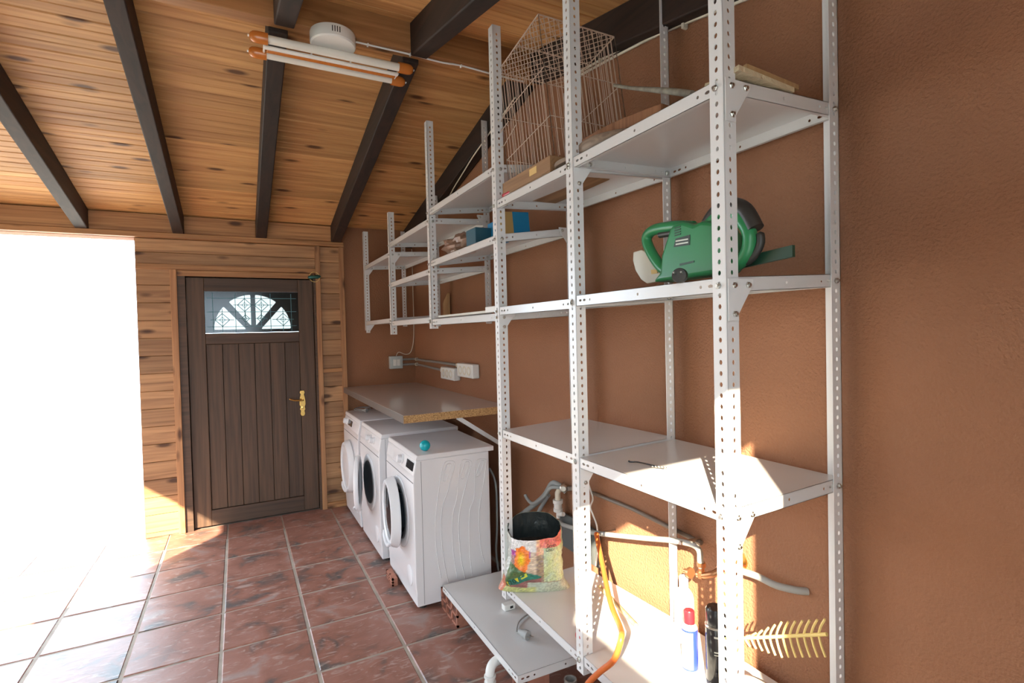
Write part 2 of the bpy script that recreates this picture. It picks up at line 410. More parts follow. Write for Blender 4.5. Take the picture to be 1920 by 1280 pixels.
# far wall carpentry (parts of wall_far)
def boards(x0, x1, z0, z1, pitch, y0=-.018):
    z = z1
    while z - z0 > .02:
        zb = max(z-pitch, z0); e = .004
        p = [(x0,0,zb+.001),(x0,y0+.004,zb+.001),(x0,y0,zb+e),(x0,y0,z-e),(x0,y0+.004,z-.001),(x0,0,z-.001)]
        MB().prism([(0,b,c_-zb) for (_,b,c_) in p], (x1-x0,0,0)).build('plank', 'boardX', wf, (x0,0,zb)); z = zb
def batten(a, b, m, name='batten'):
    MB().box((0,0,0), (b[0]-a[0], b[1]-a[1], b[2]-a[2])).build(name, m, wf, a, bevel=.003)
boards(-.832, -.672, 0.0, 2.28, .135)
boards(-2.145, -.872, 2.075, 2.28, .105)
boards(-2.145, DX0-.09, 0.0, 2.06, .135)
batten((XL, -.05, 2.283), (-.632, 0, 2.322), 'pineX')
batten((-2.145, -.045, 2.045), (-.872, 0, 2.085), 'pineX')
batten((DX0-.055, -.035, 1.997), (-.905, 0, 2.043), 'pineX')
batten((-.873, -.045, 0), (-.834, 0, 2.282), 'pineZ')
batten((-.674, -.045, 0), (-.634, 0, 2.282), 'pineZ')
batten((-.834, -.040, 1.188), (-.674, 0, 1.222), 'pineX')
batten((-.834, -.040, 0.0), (-.674, 0, .05), 'pineX')
batten((DX0-.10, -.045, 0), (DX0-.055, 0, 2.045), 'pineZ')
for (a, b) in ((XL, -3.67), (-3.595, -3.08), (-3.005, -2.49), (-2.415, -1.90), (-1.825, -1.325), (-1.245, -.735)):
    batten((a, -.03, 2.325), (b, 0, 2.460), 'pineX', 'header_board')

# door frame and door
struct(MB().box((DX0-.055, -.03, 0), (DX0-.002, .10, 2.0)).box((DX1+.002, -.03, 0), (-.874, .10, 2.0)).box((DX0-.055, -.03, DZ+.002), (-.874, .10, 2.02)).box((DX0-.02, .053, -.03), (DX0+.02, .10, 2.0)).box((DX1-.02, .053, -.03), (DX1+.02, .10, 2.0)).box((DX0, .053, DZ-.02), (DX1, .10, 2.02)).box((DX0, .053, -.03), (DX1, .10, .03)).build('trim_1', 'doorX'))
dr = struct(empty('door_1', (-1.3615, .02, 0)))
hw = .4665; st = .12
def dpart(name, a, b, m, bev=.004, par=None): return MB().box(a, b).build(name, m, par or dr, bevel=bev)
dpart('stile', (hw-st, -.025, .012), (hw, .02, DZ-.004), 'door'); dpart('stile', (-hw, -.025, .012), (-hw+st, .02, DZ-.004), 'door')
dpart('rail', (-hw+st, -.024, 1.885), (hw-st, .02, DZ-.004), 'doorX')
dpart('rail', (-hw+st, -.024, 1.462), (hw-st, .02, 1.548), 'doorX')
dpart('rail', (-hw+st, -.024, .012), (hw-st, .02, .135), 'doorX')
nb = 6; bw = (2*(hw-st))/nb
for i in range(nb):
    dpart('board', (-hw+st+i*bw+.002, -.012, .137), (-hw+st+(i+1)*bw-.002, .01, 1.460), 'door', .003)
dpart('back_board', (-hw+.01, .021, .006), (hw-.01, .032, 1.548), 'door', .001); dpart('back_board', (-hw+.01, .021, 1.885), (hw-.01, .032, DZ-.002), 'door', .001)
# fanlight: wooden panel with four rounded openings, leaded glass behind
fc = bpy.data.curves.new('fanlight', 'CURVE'); fc.dimensions = '2D'; fc.fill_mode = 'BOTH'; fc.extrude = .011
def cpoly(pts):
    s = fc.splines.new('POLY'); s.points.add(len(pts)-1)
    for i, p in enumerate(pts): s.points[i].co = (p[0], p[1], 0, 1)
    s.use_cyclic_u = True
PW2, PZ0, PZ1 = hw-st, 1.55, 1.883
cpoly([(-PW2, PZ0), (PW2, PZ0), (PW2, PZ1), (-PW2, PZ1)])
def rounded(pts, r=.014, n=4):
    out = []
    N = len(pts)
    for i in range(N):
        p0, p, p1 = V((*pts[i-1], 0)), V((*pts[i], 0)), V((*pts[(i+1) % N], 0))
        a, b = (p0-p), (p1-p)
        ra = min(r, a.length*.45, b.length*.45); a.normalize(); b.normalize()
        if a.dot(b) < -.9: out.append((p.x, p.y)); continue
        A, B = p + a*ra, p + b*ra
        for j in range(n+1):
            t = j/n; q = A*(1-t)**2 + p*2*t*(1-t) + B*t*t; out.append((q.x, q.y))
    return out
RZ = 1.577
RA, RB = .285, .285
def lobe(t0, t1, sgn, off):
    arc = [(RA*cos(t0+(t1-t0)*k/9), RB*sin(t0+(t1-t0)*k/9)) for k in range(10)]
    pts = [off] + arc
    return [(sgn*x_, RZ+z_) for x_, z_ in pts]
L1 = lobe(radians(0), radians(41), 1, (.055, 0)); L2 = lobe(radians(52), radians(86.5), 1, (.018, .028))
LOBES = []
for s in (1, -1):
    for L_ in (L1, L2):
        q = rounded([(s*x_, z_) for x_, z_ in L_]); cpoly(q); LOBES.append(q)
fo = bpy.data.objects.new('fanlight', fc); COL.objects.link(fo)
fme = bpy.data.meshes.new_from_object(fo.evaluated_get(bpy.context.evaluated_depsgraph_get())); bpy.data.objects.remove(fo)
fme.transform(Matrix.Rotation(radians(90), 4, 'X')); fme.materials.clear()
put('fanlight_panel', fme, 'doorX', dr, (0, .012, 0))
g = MB().box((-PW2, -.010, PZ0), (PW2, -.006, PZ1)).build('glass_pane', 'glass', dr)
cm = MB()
def bar(a, b, r=.0030): cm.tube([(a[0], -.011, a[1]), (b[0], -.011, b[1])], r, 4)
for s in (1, -1):
    for (cx, cz) in ((.062, 1.775), (.225, 1.655), (.058, 1.665)):
        k = .052 if cz != 1.665 else .03
        n4 = [(s*cx, cz+k), (s*(cx+k), cz), (s*cx, cz-k), (s*(cx-k), cz)]
        for i in range(4): bar(n4[i], n4[(i+1) % 4], .0032)
        k2 = k*.42; n5 = [(s*cx, cz+k2), (s*(cx+k2), cz), (s*cx, cz-k2), (s*(cx-k2), cz)]
        for i in range(4): bar(n5[i], n5[(i+1) % 4], .0022)
        bar((s*(cx-k*1.6), cz), (s*(cx+k*1.6), cz)); bar((s*cx, cz-k*1.9), (s*cx, cz+k*1.7))
    for zz in (1.60, 1.72, 1.83): bar((0, zz), (s*.33, zz), .003)
    for xx in (.13, .29): bar((s*xx, 1.56), (s*xx, 1.87), .003)
cm.build('lead_came', 'came', g)
h = MB()
plate = [(0,.10),(.016,.098),(.020,.08),(.013,.065),(.020,.04),(.024,.01),(.024,-.02),(.017,-.04),(.022,-.06),(.014,-.075),(.019,-.10),(.010,-.118),(0,-.12)]
pp = plate + [(-a, b) for a, b in reversed(plate[1:-1])]
h.prism([(.355+a, -.026, .945+b) for a, b in pp], (0, -.007, 0))
hp = h.build('handle_plate', 'brass', dr, bevel=.002)
MB().tube(smoothpath([(.355,-.03,.965),(.355,-.07,.965),(.335,-.078,.965),(.29,-.075,.968),(.262,-.073,.978),(.25,-.07,.984)]), .0075, 8).build('lever', 'brass', hp, smooth=40)
MB().lathe([(.0, .006), (.011, .005), (.012, 0)], axis_matrix((.355,-.033,.90), (0,-1,0)), 12).build('keyhole', 'brass', hp, smooth=40)

# ================================================================= SHELVING
rack = tag(empty('shelving_unit', (-.25, -2.2, .335)),
           'long stepped white perforated steel shelving unit bolted along the orange wall', 'shelving unit')
RB_ = V((-.25, -2.2, .335))
def rbuild(mb, name, m, par=rack, **k):
    o = mb.build(name, m, par, **k); return o
FLG, T = .040, .002
PITCH = .0262
def upright_mesh(L, both=True, flip=1):
    b = MB(); hs = [(.016 + PITCH*i, .0062, .0047) for i in range(int((L-.02)/PITCH))]
    # flange facing the doorway (in the x direction) and flange in the y direction
    b.perf((0,0,0), (0,0,1), (flip,0,0), (0,1,0), L, FLG, T, hs)
    b.perf((0,0,0), (0,0,1), (0,1,0), (flip,0,0), L, FLG, T, hs if both else [])
    return b.mesh('upright')
bm_ = MB(); bm_.lathe([(0,.0055),(.0062,.0055),(.0075,.004),(.0075,0)], None, 6); bm_.lathe([(0,.009),(.004,.009),(.004,.005)], None, 8)
BOLT = bm_.mesh('bolt', 30)
def bolt(par, loc, d):
    o = put('bolt', BOLT, 'steel', par, loc); o.rotation_euler = V(d).to_track_quat('Z', 'Y').to_euler(); return o
XF = -.474
UY = [-.112, -.985, -1.89, -2.782, -3.363, -3.975]
FZ = [(1.545, 2.418), (1.505, 2.405), (1.535, 2.742), (.335, 2.826), (.335, 2.826), (.335, 2.826)]
RXX = [-.10, -.09, -.085, -.075, -.036, -.032]
RZZ = [(1.575, 2.44), (1.56, 2.56), (1.56, 2.80), (.35, 2.60), (.35, 2.79), (.35, 2.68)]
UPF, UPR, cache = [], [], {}
for i in range(6):
    z0, z1 = FZ[i]; k = ('f', round(z1-z0, 3))
    if k not in cache: cache[k] = upright_mesh(z1-z0)
    UPF.append(put('upright', cache[k], 'rack', rack, V((XF, UY[i], z0)) - RB_))
    z0, z1 = RZZ[i]; k = ('r', round(z1-z0, 3))
    if k not in cache: cache[k] = upright_mesh(z1-z0, False, -1)
    UPR.append(put('upright', cache[k], 'rack', rack, V((RXX[i], UY[i], z0)) - RB_))
# trays: (bay, z, rear rise)
TR = [(0, 2.113, .02), (0, 1.626, .022), (1, 2.18, .022), (1, 1.887, .03), (1, 1.603, .022),
      (2, 2.23, .045), (2, 1.93, .055), (2, 1.590, .02),
      (3, 2.075, .02), (3, 1.616, .022), (3, 1.083, .015), (3, .396, .005),
      (4, 2.084, .015), (4, 1.624, .02), (4, 1.079, .012), (4, .402, .005)]
HT = .035
def tray(P, name='shelf'):
    """P: 4 corner points, front-far, front-near, rear-near, rear-far (top surface)"""
    b = MB(); dn = V((0, 0, -1)); t = .0012
    c4 = [V(p) for p in P]; ctr = sum(c4, V())/4
    b.hexa([p + dn*t for p in c4] + c4)
    for i in range(4):
        a, e = c4[i], c4[(i+1) % 4]; L = (e-a).length; u = (e-a)/L; nn = V((0,0,1)).cross(u).normalized()
        if nn.dot(ctr-a) < 0: nn = -nn
        hs = []
        for c_ in (.022, .045, .075): hs += [(c_, .008 if c_ < .05 else .004, .0042)]
        mid = [(L*.5, .004, .0042)]
        hs = hs + mid + [(L-c_, r1, r2) for (c_, r1, r2) in reversed(hs)]
        b.perf(a + dn*HT, u, (0,0,1), nn, L, HT, t, hs)
        b.hexa([a+dn*HT, e+dn*HT, e+dn*HT+nn*.012, a+dn*HT+nn*.012, a+dn*(HT-t), e+dn*(HT-t), e+dn*(HT-t)+nn*.012, a+dn*(HT-t)+nn*.012])
    return b
GUS = MB().prism([(0,0,0), (.085,0,0), (.085,-.012,0), (.034,-.082,0), (.034,-.098,0), (0,-.098,0)], (0,0,.0016)).mesh('gusset')
GUS.transform(Matrix.Rotation(radians(90), 4, 'X'))
GUSR = GUS.copy(); GUSR.transform(Matrix.Scale(-1, 4, V((1,0,0)))); GUSR.flip_normals()
for (bay, z, dz) in TR:
    yf, yn = UY[bay] - .0012, UY[bay+1] + .0035
    x0 = XF + .0024; xa, xb = RXX[bay]-.0024, RXX[bay+1]-.0024
    P = [(x0, yf, z), (x0, yn, z), (xb, yn, z+dz), (xa, yf, z+dz)]
    P = [V(p)-RB_ for p in P]
    sh = rbuild(tray(P), 'shelf', 'shelf')
    for (ui, yy) in ((bay, yf), (bay+1, yn)):
        zz = z - HT*.55
        l = V((XF+.022, UY[ui] - .0012, zz)) - RB_ - (UPF[ui].location)
        bolt(UPF[ui], l, (0,-1,0))
        l = V((XF-.0005, UY[ui]+.022, zz)) - RB_ - UPF[ui].location
        if ui: bolt(UPF[ui], l, (-1,0,0))
        l = V((RXX[ui]-.022, UY[ui] - .0014 - (.0014 if ui == bay else 0), zz+dz)) - RB_ - UPR[ui].location
        bolt(UPR[ui], l, (0,-1,0))
def gusset(ui, z, rear=False, front_side=True):
    yy = UY[ui] - .003
    x = RXX[ui]-.001 if rear else XF+.001
    put('gusset', GUSR if rear else GUS, 'rack', rack, V((x, yy, z-.004)) - RB_)
    s = -1 if rear else 1
    bolt(rack, V((x+s*.066, yy-.001, z-.018)) - RB_, (0,-1,0)); bolt(rack, V((x+s*.02, yy-.001, z-.086)) - RB_, (0,-1,0))
for (ui, z) in ((5, 2.084), (5, 1.624), (5, 1.079), (4, 2.084), (4, 1.079), (3, 1.616), (1, 2.113), (0, 2.113), (0, 1.626)): gusset(ui, z)
for (ui, z) in ((3, 1.985), (2, 2.225), (1, 2.135)): gusset(ui, z, True)

# loose tray resting on bricks
ls = tag(empty('loose_shelf', (-.40, -2.55, .15)), 'unattached white metal shelf tray lying low on bricks in front of the unit', 'shelf')
o_ = V((-.40, -2.55, .15))
P = [(-.542, -2.150, .15), (-.542, -3.007, .15), (-.10, -3.02, .15), (-.10, -2.16, .15)]
tray([V(p)-o_ for p in P]).build('tray', 'shelf', ls)

# ================================================================= WORKTOP
wt = tag(empty('worktop', (-.33, -.97, 1.0)), 'glossy taupe laminate worktop with raw chipboard end above the washing machines', 'worktop')
o_ = V((-.33, -.97, 1.0))
MB().box(V((-.668, -1.925, 1.003))-o_, V((-.002, -.002, 1.048))-o_).build('top', 'counter', wt, bevel=.002)
MB().box(V((-.6695, -1.925, 1.0035))-o_, V((-.668, -.003, 1.0465))-o_).build('front_edge', 'edge', wt)  # thin dark strip: shade on this edge is put into its colour
MB().box(V((-.667, -1.928, 1.0035))-o_, V((-.003, -1.9252, 1.0475))-o_).build('chipboard_edge', 'chip', wt)
br = tag(empty('shelf_bracket', (-.01, -1.86, .99)), 'white angled steel bracket holding up the near end of the worktop', 'bracket')
o_ = V((-.01, -1.86, .99))
MB().box(V((-.42, -1.875, .995))-o_, V((-.004, -1.845, 1.002))-o_).build('arm', 'rack', br)
MB().box(V((-.008, -1.875, .70))-o_, V((-.001, -1.845, .995))-o_).build('wall_leg', 'rack', br)
a, b = V((-.315, -1.873, .994)), V((-.010, -1.873, .785)); d = (b-a).normalized(); n_ = V((0,1,0)); p_ = d.cross(n_)*.012
MB().hexa([a-p_-o_, b-p_-o_, b-p_+n_*.026-o_, a-p_+n_*.026-o_, a+p_-o_, b+p_-o_, b+p_+n_*.026-o_, a+p_+n_*.026-o_]).build('strut', 'rack', br)
br2 = tag(MB().box((0,0,-.006), (.025,.40,0)).box((0,.0,-.03),(.025,.004,-.006)).build('counter_rail', 'pineX', None, (-.64, -.42, 1.003)),
          'short dark rail under the far front edge of the worktop', 'rail')

# ================================================================= WASHING MACHINES
def machine(name, x, yn, wd, dp, rz, label, open_deg, knobs, display, bulge, z0=.025, relief=False, ring_r=.215, zc=.47, yc=None):
    e = tag(empty(name, (x, yn, 0), rz), label, 'washing machine', 'washing machines in a row under the worktop')
    W = wd; D = dp; H = .85
    prof = [(.018, .822), (.001, .742), (.004, .736), (0, .70), (0, z0+.10), (.003, z0+.09), (.006, z0), (D-.03, z0), (D-.03, .822)]
    b = MB().prism([(a, 0, z) for a, z in prof], (0, W, 0)); b.build('body', 'appl', e, bevel=.006)
    MB().prism([(.016, -.004, .8225), (D, -.004, .8225), (D, -.004, .850), (.026, -.004, .850), (.020, -.004, .843)], (0, W+.008, 0)).build('lid', 'appl', e, bevel=.004)
    # recessed line under control panel and kick line
    MB().box((-.0012, .004, .7005), (.004, W-.004, .7035)).build('panel_seam', 'grey_rubber', e)
    MB().box((.045, -.0012, z0+.01), (.0465, .0005, .815)).build('side_seam', 'grey_rubber', e)
    for (fx, fy) in ((.05, .05), (.05, W-.05), (D-.08, .05), (D-.08, W-.05)):
        MB().lathe([(0, z0+.004), (.018, z0+.004), (.018, .006), (.022, .004), (.022, 0), (0, 0)], Matrix.Translation((fx, fy, 0)), 12).build('foot', 'rubber', e)
    sl_ = (V((.018, 0, .822))-V((.001, 0, .742))).normalized(); nrm = V((-sl_.z, 0, sl_.x))
    def on_panel(y_, z_): return V((.001 + .017*(z_-.742)/.08, y_, z_))
    if display:
        y0, y1 = display; p = [on_panel(y0, .762), on_panel(y1, .762), on_panel(y1, .806), on_panel(y0, .806)]
        MB().prism(p, nrm*.003).build('display', 'darkglass', e)
    for (ky, kr) in knobs:
        k = MB().lathe([(0,.032),(kr*.82,.032),(kr*.9,.028),(kr*.95,.008),(kr*1.15,.006),(kr*1.15,0)], axis_matrix(on_panel(ky, .784), nrm), 24)
        k.build('knob', 'applp', e, smooth=35)
    MB().prism([on_panel(W-.17, .752), on_panel(W-.02, .752), on_panel(W-.02, .812), on_panel(W-.17, .812)], nrm*.002).build('detergent_drawer', 'appl', e, bevel=.001)
    cy = W/2 if yc is None else yc
    # porthole in the body
    mo = axis_matrix((-.001, cy, zc), (-1, 0, 0))
    MB().lathe([(ring_r-.01, 0), (ring_r-.015, .004), (ring_r-.05, .006), (ring_r-.06, .002), (ring_r-.065, -.0005)], mo, 40).build('porthole_ring', 'applp', e, smooth=40)
    gk = MB().lathe([(ring_r-.055, .003), (ring_r-.06, .010), (ring_r-.08, .004), (ring_r-.085, .001), (0, .0012)], mo, 40).build('door_seal', 'grey_rubber' if open_deg < 30 else 'drum', e, smooth=40)
    # door, hinged at the far side
    hinge = V((-.012, cy+ring_r-.01, zc)); dd = MB(); rr_ = ring_r - .012
    ang = radians(open_deg)
    md = Matrix.Translation(hinge) @ Matrix.Rotation(-ang, 4, 'Z') @ Matrix.Translation((0, -(ring_r-.01), 0)) @ axis_matrix((0,0,0), (-1,0,0))
    dd.lathe([(rr_-.005, -.004), (rr_, .004), (rr_-.004, .018), (rr_-.018, bulge), (rr_-.034, bulge+.002), (rr_-.046, bulge-.006), (rr_-.049, .004), (rr_-.03, -.004), (rr_-.005, -.004)], md, 48)
    do = dd.build('door', 'applp', e, smooth=35)
    MB().lathe([(rr_-.047, bulge-.012), (rr_-.08, bulge-.006), (.05, bulge-.002), (0, bulge)], md, 40).build('door_glass', 'appl' if open_deg == 0 else 'darkglass', do, smooth=40)
    MB().lathe([(rr_-.066, .0), (rr_-.075, -.03), (rr_-.09, -.055), (0, -.06)], md, 40).build('glass_bowl', 'darkglass', do, smooth=40) if 3 < open_deg < 10 else None
    hm = MB(); hr = rr_-.022
    pts = [md @ V((hr*cos(t), hr*sin(t), bulge+.012+.006*cos((t-t_mid)*4))) for t_mid in (0,) for t in ()]
    # grip on the near side of the ring
    for k in range(9):
        t = radians(-38 + k*9.5)
        pts.append(md @ V((hr*sin(t), -hr*cos(t), bulge+.004)))
    tst = md @ V((0, -hr, 0)); sgn = 1 if tst.y < (md @ V((0,0,0))).y else -1
    if sgn < 0: pts = [md @ V((hr*sin(radians(-38+k*9.5)), hr*cos(radians(-38+k*9.5)), bulge+.004)) for k in range(9)]
    hm.tube(pts, [.006]+[.013]*7+[.006], 8); hm.build('door_handle', 'applp', do, smooth=50)
    # filter flap
    MB().lathe([(.055, 0), (.055, .003), (.051, .004), (0, .004)], axis_matrix((.0, .115, .16), (-1,0,0)), 28).build('filter_flap', 'appl', e, smooth=30)
    return e
machine('washing_machine', -.668, -2.078, .605, .48, -.011, 'nearest white washing machine, round door ajar, embossed side and turquoise ball on top',
        5, [(.245, .025)], (.020, .150), .046, yc=.30, relief=True)
M3 = bpy.data.objects['washing_machine']
machine('washing_machine', -.686, -1.372, .60, .56, 0, 'middle white washing machine of three with porthole door open and two knobs', 16, [(.165, .021), (.270, .021)], None, .028, ring_r=.205)
machine('washing_machine', -.690, -.715, .60, .58, 0, 'farthest white washing machine with closed bulging door, against the wooden end wall', 0, [(.47, .025)], (.26, .41), .040, ring_r=.225, zc=.44)
# pressed relief lines on the near machine's side
REL = [[(-.444,.796),(-.494,.779),(-.53,.613),(-.55,.454),(-.545,.291),(-.524,.153)], [(-.444,.796),(-.429,.770),(-.467,.647),(-.511,.521),(-.514,.314),(-.482,.11)],
       [(-.341,.785),(-.393,.777),(-.418,.594),(-.449,.48),(-.451,.30),(-.431,.13)], [(-.341,.785),(-.329,.762),(-.361,.66),(-.411,.473),(-.408,.261),(-.383,.119)],
       [(-.249,.781),(-.302,.764),(-.314,.577),(-.346,.491),(-.352,.279),(-.34,.124)], [(-.249,.781),(-.236,.761),(-.256,.644),(-.287,.48),(-.285,.295),(-.262,.181)]]
INN = [[(-.476,.776),(-.500,.706),(-.491,.687),(-.475,.699),(-.451,.77),(-.463,.782)], [(-.371,.768),(-.395,.702),(-.383,.685),(-.366,.707),(-.345,.77),(-.358,.777)], [(-.276,.761),(-.301,.697),(-.288,.686),(-.271,.708),(-.252,.766),(-.264,.772)]]
Mi = M3.matrix_basis.inverted()
loc0 = V((-.668, -2.078, 0))
for L_ in REL + INN:
    L_ = L_ + [L_[0]] if L_ in INN else L_
    pts = smoothpath([(p[0]-loc0.x, -.0006, p[1]) for p in L_], 5)
    MB().tube(pts, .0027, 6).build('pressed_rib', 'appl', M3, smooth=60)

tag(MB().lathe([(0,.0)]+[(.030*sin(pi*k/12), .030-.030*cos(pi*k/12)) for k in range(1,12)]+[(0,.06)], None, 20).build('laundry_ball', 'teal', None, (-.568, -1.99, .850), smooth=60),
    'small turquoise ball resting on the nearest washing machine', 'ball')
pg = tag(empty('power_cord', (-.56, -.27, .851)), 'coiled pale grey power cord and plug lying on the farthest washing machine', 'power cord')
MB().tube(smoothpath([(0,0,.008),(-.04,.10,.007),(-.02,.2,.007),(.06,.22,.007),(.10,.14,.007),(.05,.05,.010),(-.03,.12,.014),(.02,.21,.014),(.12,.23,.008)],5), .0035, 6).build('cord', 'cord', pg, smooth=60)
MB().tube([(.0,0,.014),(.012,-.02,.016),(.02,-.035,.016),(.03,-.05,.016)], [.006,.009,.017,.017], 12).build('plug', 'cord', pg, smooth=40)

# ================================================================= ELECTRICS ON THE WALLS
sw = tag(empty('switch_box', (-.193, 0, 1.246)), 'grey surface-mounted double wall switch above the worktop in the corner', 'switch')
MB().box((-.060, -.048, -.058), (.060, 0, .058)).build('housing', 'greybox', sw, bevel=.006)
MB().box((-.046, -.054, -.042), (.046, -.047, .042)).build('frame', 'greybox', sw, bevel=.003)
for s in (-1, 1): MB().box((-.032 if s < 0 else .001, -.060, -.030), (-.001 if s < 0 else .032, -.053, .030)).build('rocker', 'white', sw, bevel=.003)
def sockets(x, y0, y1, z0, z1, label, endw):
    e = tag(empty('triple_socket', (0, (y0+y1)/2, (z0+z1)/2)), label, 'socket', 'triple sockets above the worktop')
    L, H = abs(y1-y0), z1-z0
    MB().box((-x, -L/2, -H/2), (-.0005, L/2, H/2)).build('housing', 'white', e, bevel=.008)
    for k in (-1, 0, 1):
        yk = k*L*.27
        MB().lathe([(.0, -.012), (.019, -.012), (.021, .002), (.030, .003), (.032, 0)], axis_matrix((-x, yk, 0), (-1,0,0)), 24).build('socket_well', 'cream', e, smooth=40)
sockets(.055, -.845, -1.135, 1.145, 1.240, 'left lower white triple wall socket at the end of the grey conduits', 0)
sockets(.055, -1.20, -1.49, 1.186, 1.285, 'right upper white triple wall socket at the end of the grey conduits', 0)
cd1 = tag(empty('conduit', (-.01, -.4, 1.25)), 'pair of grey plastic conduits running from wall switch to the triple sockets', 'conduit')
o_ = V((-.01, -.4, 1.25))
for k, (z1_, ye, ze) in enumerate(((1.270, -1.21, 1.262), (1.222, -.86, 1.205))):
    pts = [(-.135, -.022, z1_), (-.06, -.022, z1_), (-.03, -.03, z1_), (-.018, -.08, z1_), (-.014, -.35, z1_-.005), (-.014, -.6, ze+.004), (-.014, ye+.02, ze)]
    MB().tube([V(p)-o_ for p in smoothpath(pts, 3)], .0105, 8).build('pipe', 'greyp', cd1, smooth=60)
    for q in ((-.014, -.09, z1_), (-.014, ye+.09, ze)):
        MB().box(V(q)-o_-V((.014,.006,.014)), V(q)-o_+V((.012,.006,.014))).build('clip', 'cream', cd1, bevel=.002)
tag(MB().tube(smoothpath([(-.006,-.006,2.30),(-.006,-.006,1.9),(-.006,-.006,1.60),(-.016,-.008,1.434),(-.046,-.008,1.334),(-.097,-.008,1.316),(-.158,-.008,1.339),(-.185,-.015,1.305)],4), .0035, 6).build('cable', 'cream', None, smooth=60),
    'thin cream cable hanging down the room corner to the wall switch', 'cable')
cbs = tag(empty('cable', (-.5, YR, ZR-.150)), 'white cable clipped along the ridge beam from the ceiling lamp to the right', 'cable')
o_ = V((-.5, YR, ZR-.150)); zc_ = ZR-.144
MB().tube([V(p)-o_ for p in smoothpath([(-.99,YR-.01,zc_),(-.90,YR-.01,zc_),(-.70,YR-.01,zc_),(-.55,YR-.01,zc_-.004),(-.45,YR-.01,zc_+.002),(-.30,YR-.01,zc_-.004),(-.092,YR-.01,zc_-.008)],3)], .0045, 6).build('wire', 'white', cbs, smooth=60)
for xx in (-.91, -.71, -.45): MB().box(V((xx-.003,YR-.018,zc_-.007))-o_, V((xx+.003,YR-.002,zc_+.006))-o_).build('clip', 'white', cbs)
cb2 = tag(empty('cable', (-.01, -2.4, 2.7)), 'pair of cream cables clipped up the top of the orange wall under the rafter', 'cable')
o_ = V((-.01, -2.4, 2.7))
for dz in (0, .018):
    pts = [(-.004, -.95, 2.48), (-.030, -1.10, 2.548), (-.06, -1.45, 2.622), (-.075, -1.70, 2.677), (-.08, -2.25, 2.80)] if dz == 0 else None
    if pts: MB().tube([V(p)-o_ for p in smoothpath(pts,4)], .0045, 6).build('wire', 'cream', cb2, smooth=60)
    MB().tube([V(p)-o_ for p in smoothpath([(-.012,-2.75,2.725-dz),(-.012,-2.85,2.715-dz),(-.012,-3.08,2.685-dz),(-.012,-3.30,2.647-dz*.8),(-.012,-3.53,2.590-dz*.4),(-.012,-3.9,2.50),(-.012,-4.5,2.38-dz*.4)],4)], .006, 6).build('wire', 'cream', cb2, smooth=60)
for (yy, zz) in ((-3.39, 2.626), (-2.93, 2.700), (-3.42, 2.598)): MB().box(V((-.024,yy-.006,zz-.010))-o_, V((-.001,yy+.006,zz+.012))-o_).build('clip', 'cream', cb2, bevel=.002)

# ceiling lamp
lp = tag(empty('ceiling_lamp', (-1.065, YR-.02, ZR-.140)), 'white round-based ceiling lamp with twin switched-off tubes and amber end caps', 'lamp')
lp_o = V((-1.065, YR-.02, ZR-.140))
MB().lathe([(.095,0),(.097,-.006),(.097,-.048),(.092,-.054),(0,-.055)], None, 48).build('base', 'white', lp, smooth=35)
for k in range(4):
    t = radians(-100+k*6.0); MB().box((-.0018,-.0012,-.012-.0), (.0018,.0012,.012)).build('vent_slot', 'dark', lp, (.0973*cos(t), .0973*sin(t), -.024)).rotation_euler = (0,0,t+pi/2)
zt = 2.760 - lp_o.z
def lamp_tube(y_, z_, xa, xb, r):
    MB().tube([(xa,y_,z_),(xb,y_,z_)], r, 20).build('lamp_tube', 'tube', lp, smooth=40)
    for (xe, s) in ((xb, 1), (xa, -1)):
        MB().lathe([(r*1.35,-.012),(r*1.38,.03),(r*1.25,.045),(r*.8,.056),(0,.060)], axis_matrix((xe-s*.004,y_,z_), (s,0,0)), 20).build('end_cap', 'orangep', lp, smooth=40)
        MB().box((-.003,-.006,-.002),(.003,.006,.002)).build('cap_tip', 'white', lp, (xe+s*.058,y_,z_))
lamp_tube(-2.375-lp_o.y, zt+.004, -1.345-lp_o.x, -.755-lp_o.x, .0175)
lamp_tube(-2.240-lp_o.y, zt+.004, -1.345-lp_o.x, -.755-lp_o.x, .0175)
MB().box((-1.345-lp_o.x, -2.325-lp_o.y, zt-.004), (-.755-lp_o.x, -2.300-lp_o.y, zt+.004)).build('centre_bar', 'white', lp, bevel=.002)
MB().box((-1.33-lp_o.x, -2.300-lp_o.y, zt-.006), (-.765-lp_o.x, -2.276-lp_o.y, zt+.002)).build('amber_bar', 'orangep', lp, bevel=.002)
for xe in (-1.34, -.76):
    MB().tube([(xe-lp_o.x, -2.375-lp_o.y, zt+.004), (xe-lp_o.x, -2.24-lp_o.y, zt+.004)], .005, 8).build('bracket', 'white', lp)
for xe in (-1.15, -.98):
    MB().tube([(xe-lp_o.x, -2.312-lp_o.y, zt), (xe-lp_o.x, -2.36-lp_o.y, -.05)], .004, 8).build('stem', 'white', lp)

# ring ornament on the door head
og = tag(empty('ring_ornament', (-.885, -.062, 2.012)), 'small green and gold ring ornament hanging at the door frame corner', 'ornament')
MB().tube([(.042*cos(t*pi/12), 0, .042*sin(t*pi/12)) for t in range(24)], .0022, 6, closed=True).build('ring', 'straw', og, smooth=60)
MB().lathe([(0,-.055),(.012,-.05),(.018,-.02),(.014,.0),(.018,.02),(.011,.045),(0,.055)], axis_matrix((0,0,0),(1,0,.1)), 12).build('tube', 'ringgreen', og, smooth=50)
tag(MB().lathe([(0,.012),(.008,.010),(.010,.002),(.004,0),(.004,-.012)], axis_matrix((-.655,-.052,1.02),(0,-1,0)), 12).build('hook', 'brass', None, smooth=50), 'small brass hook on the batten beside the worktop corner', 'hook')

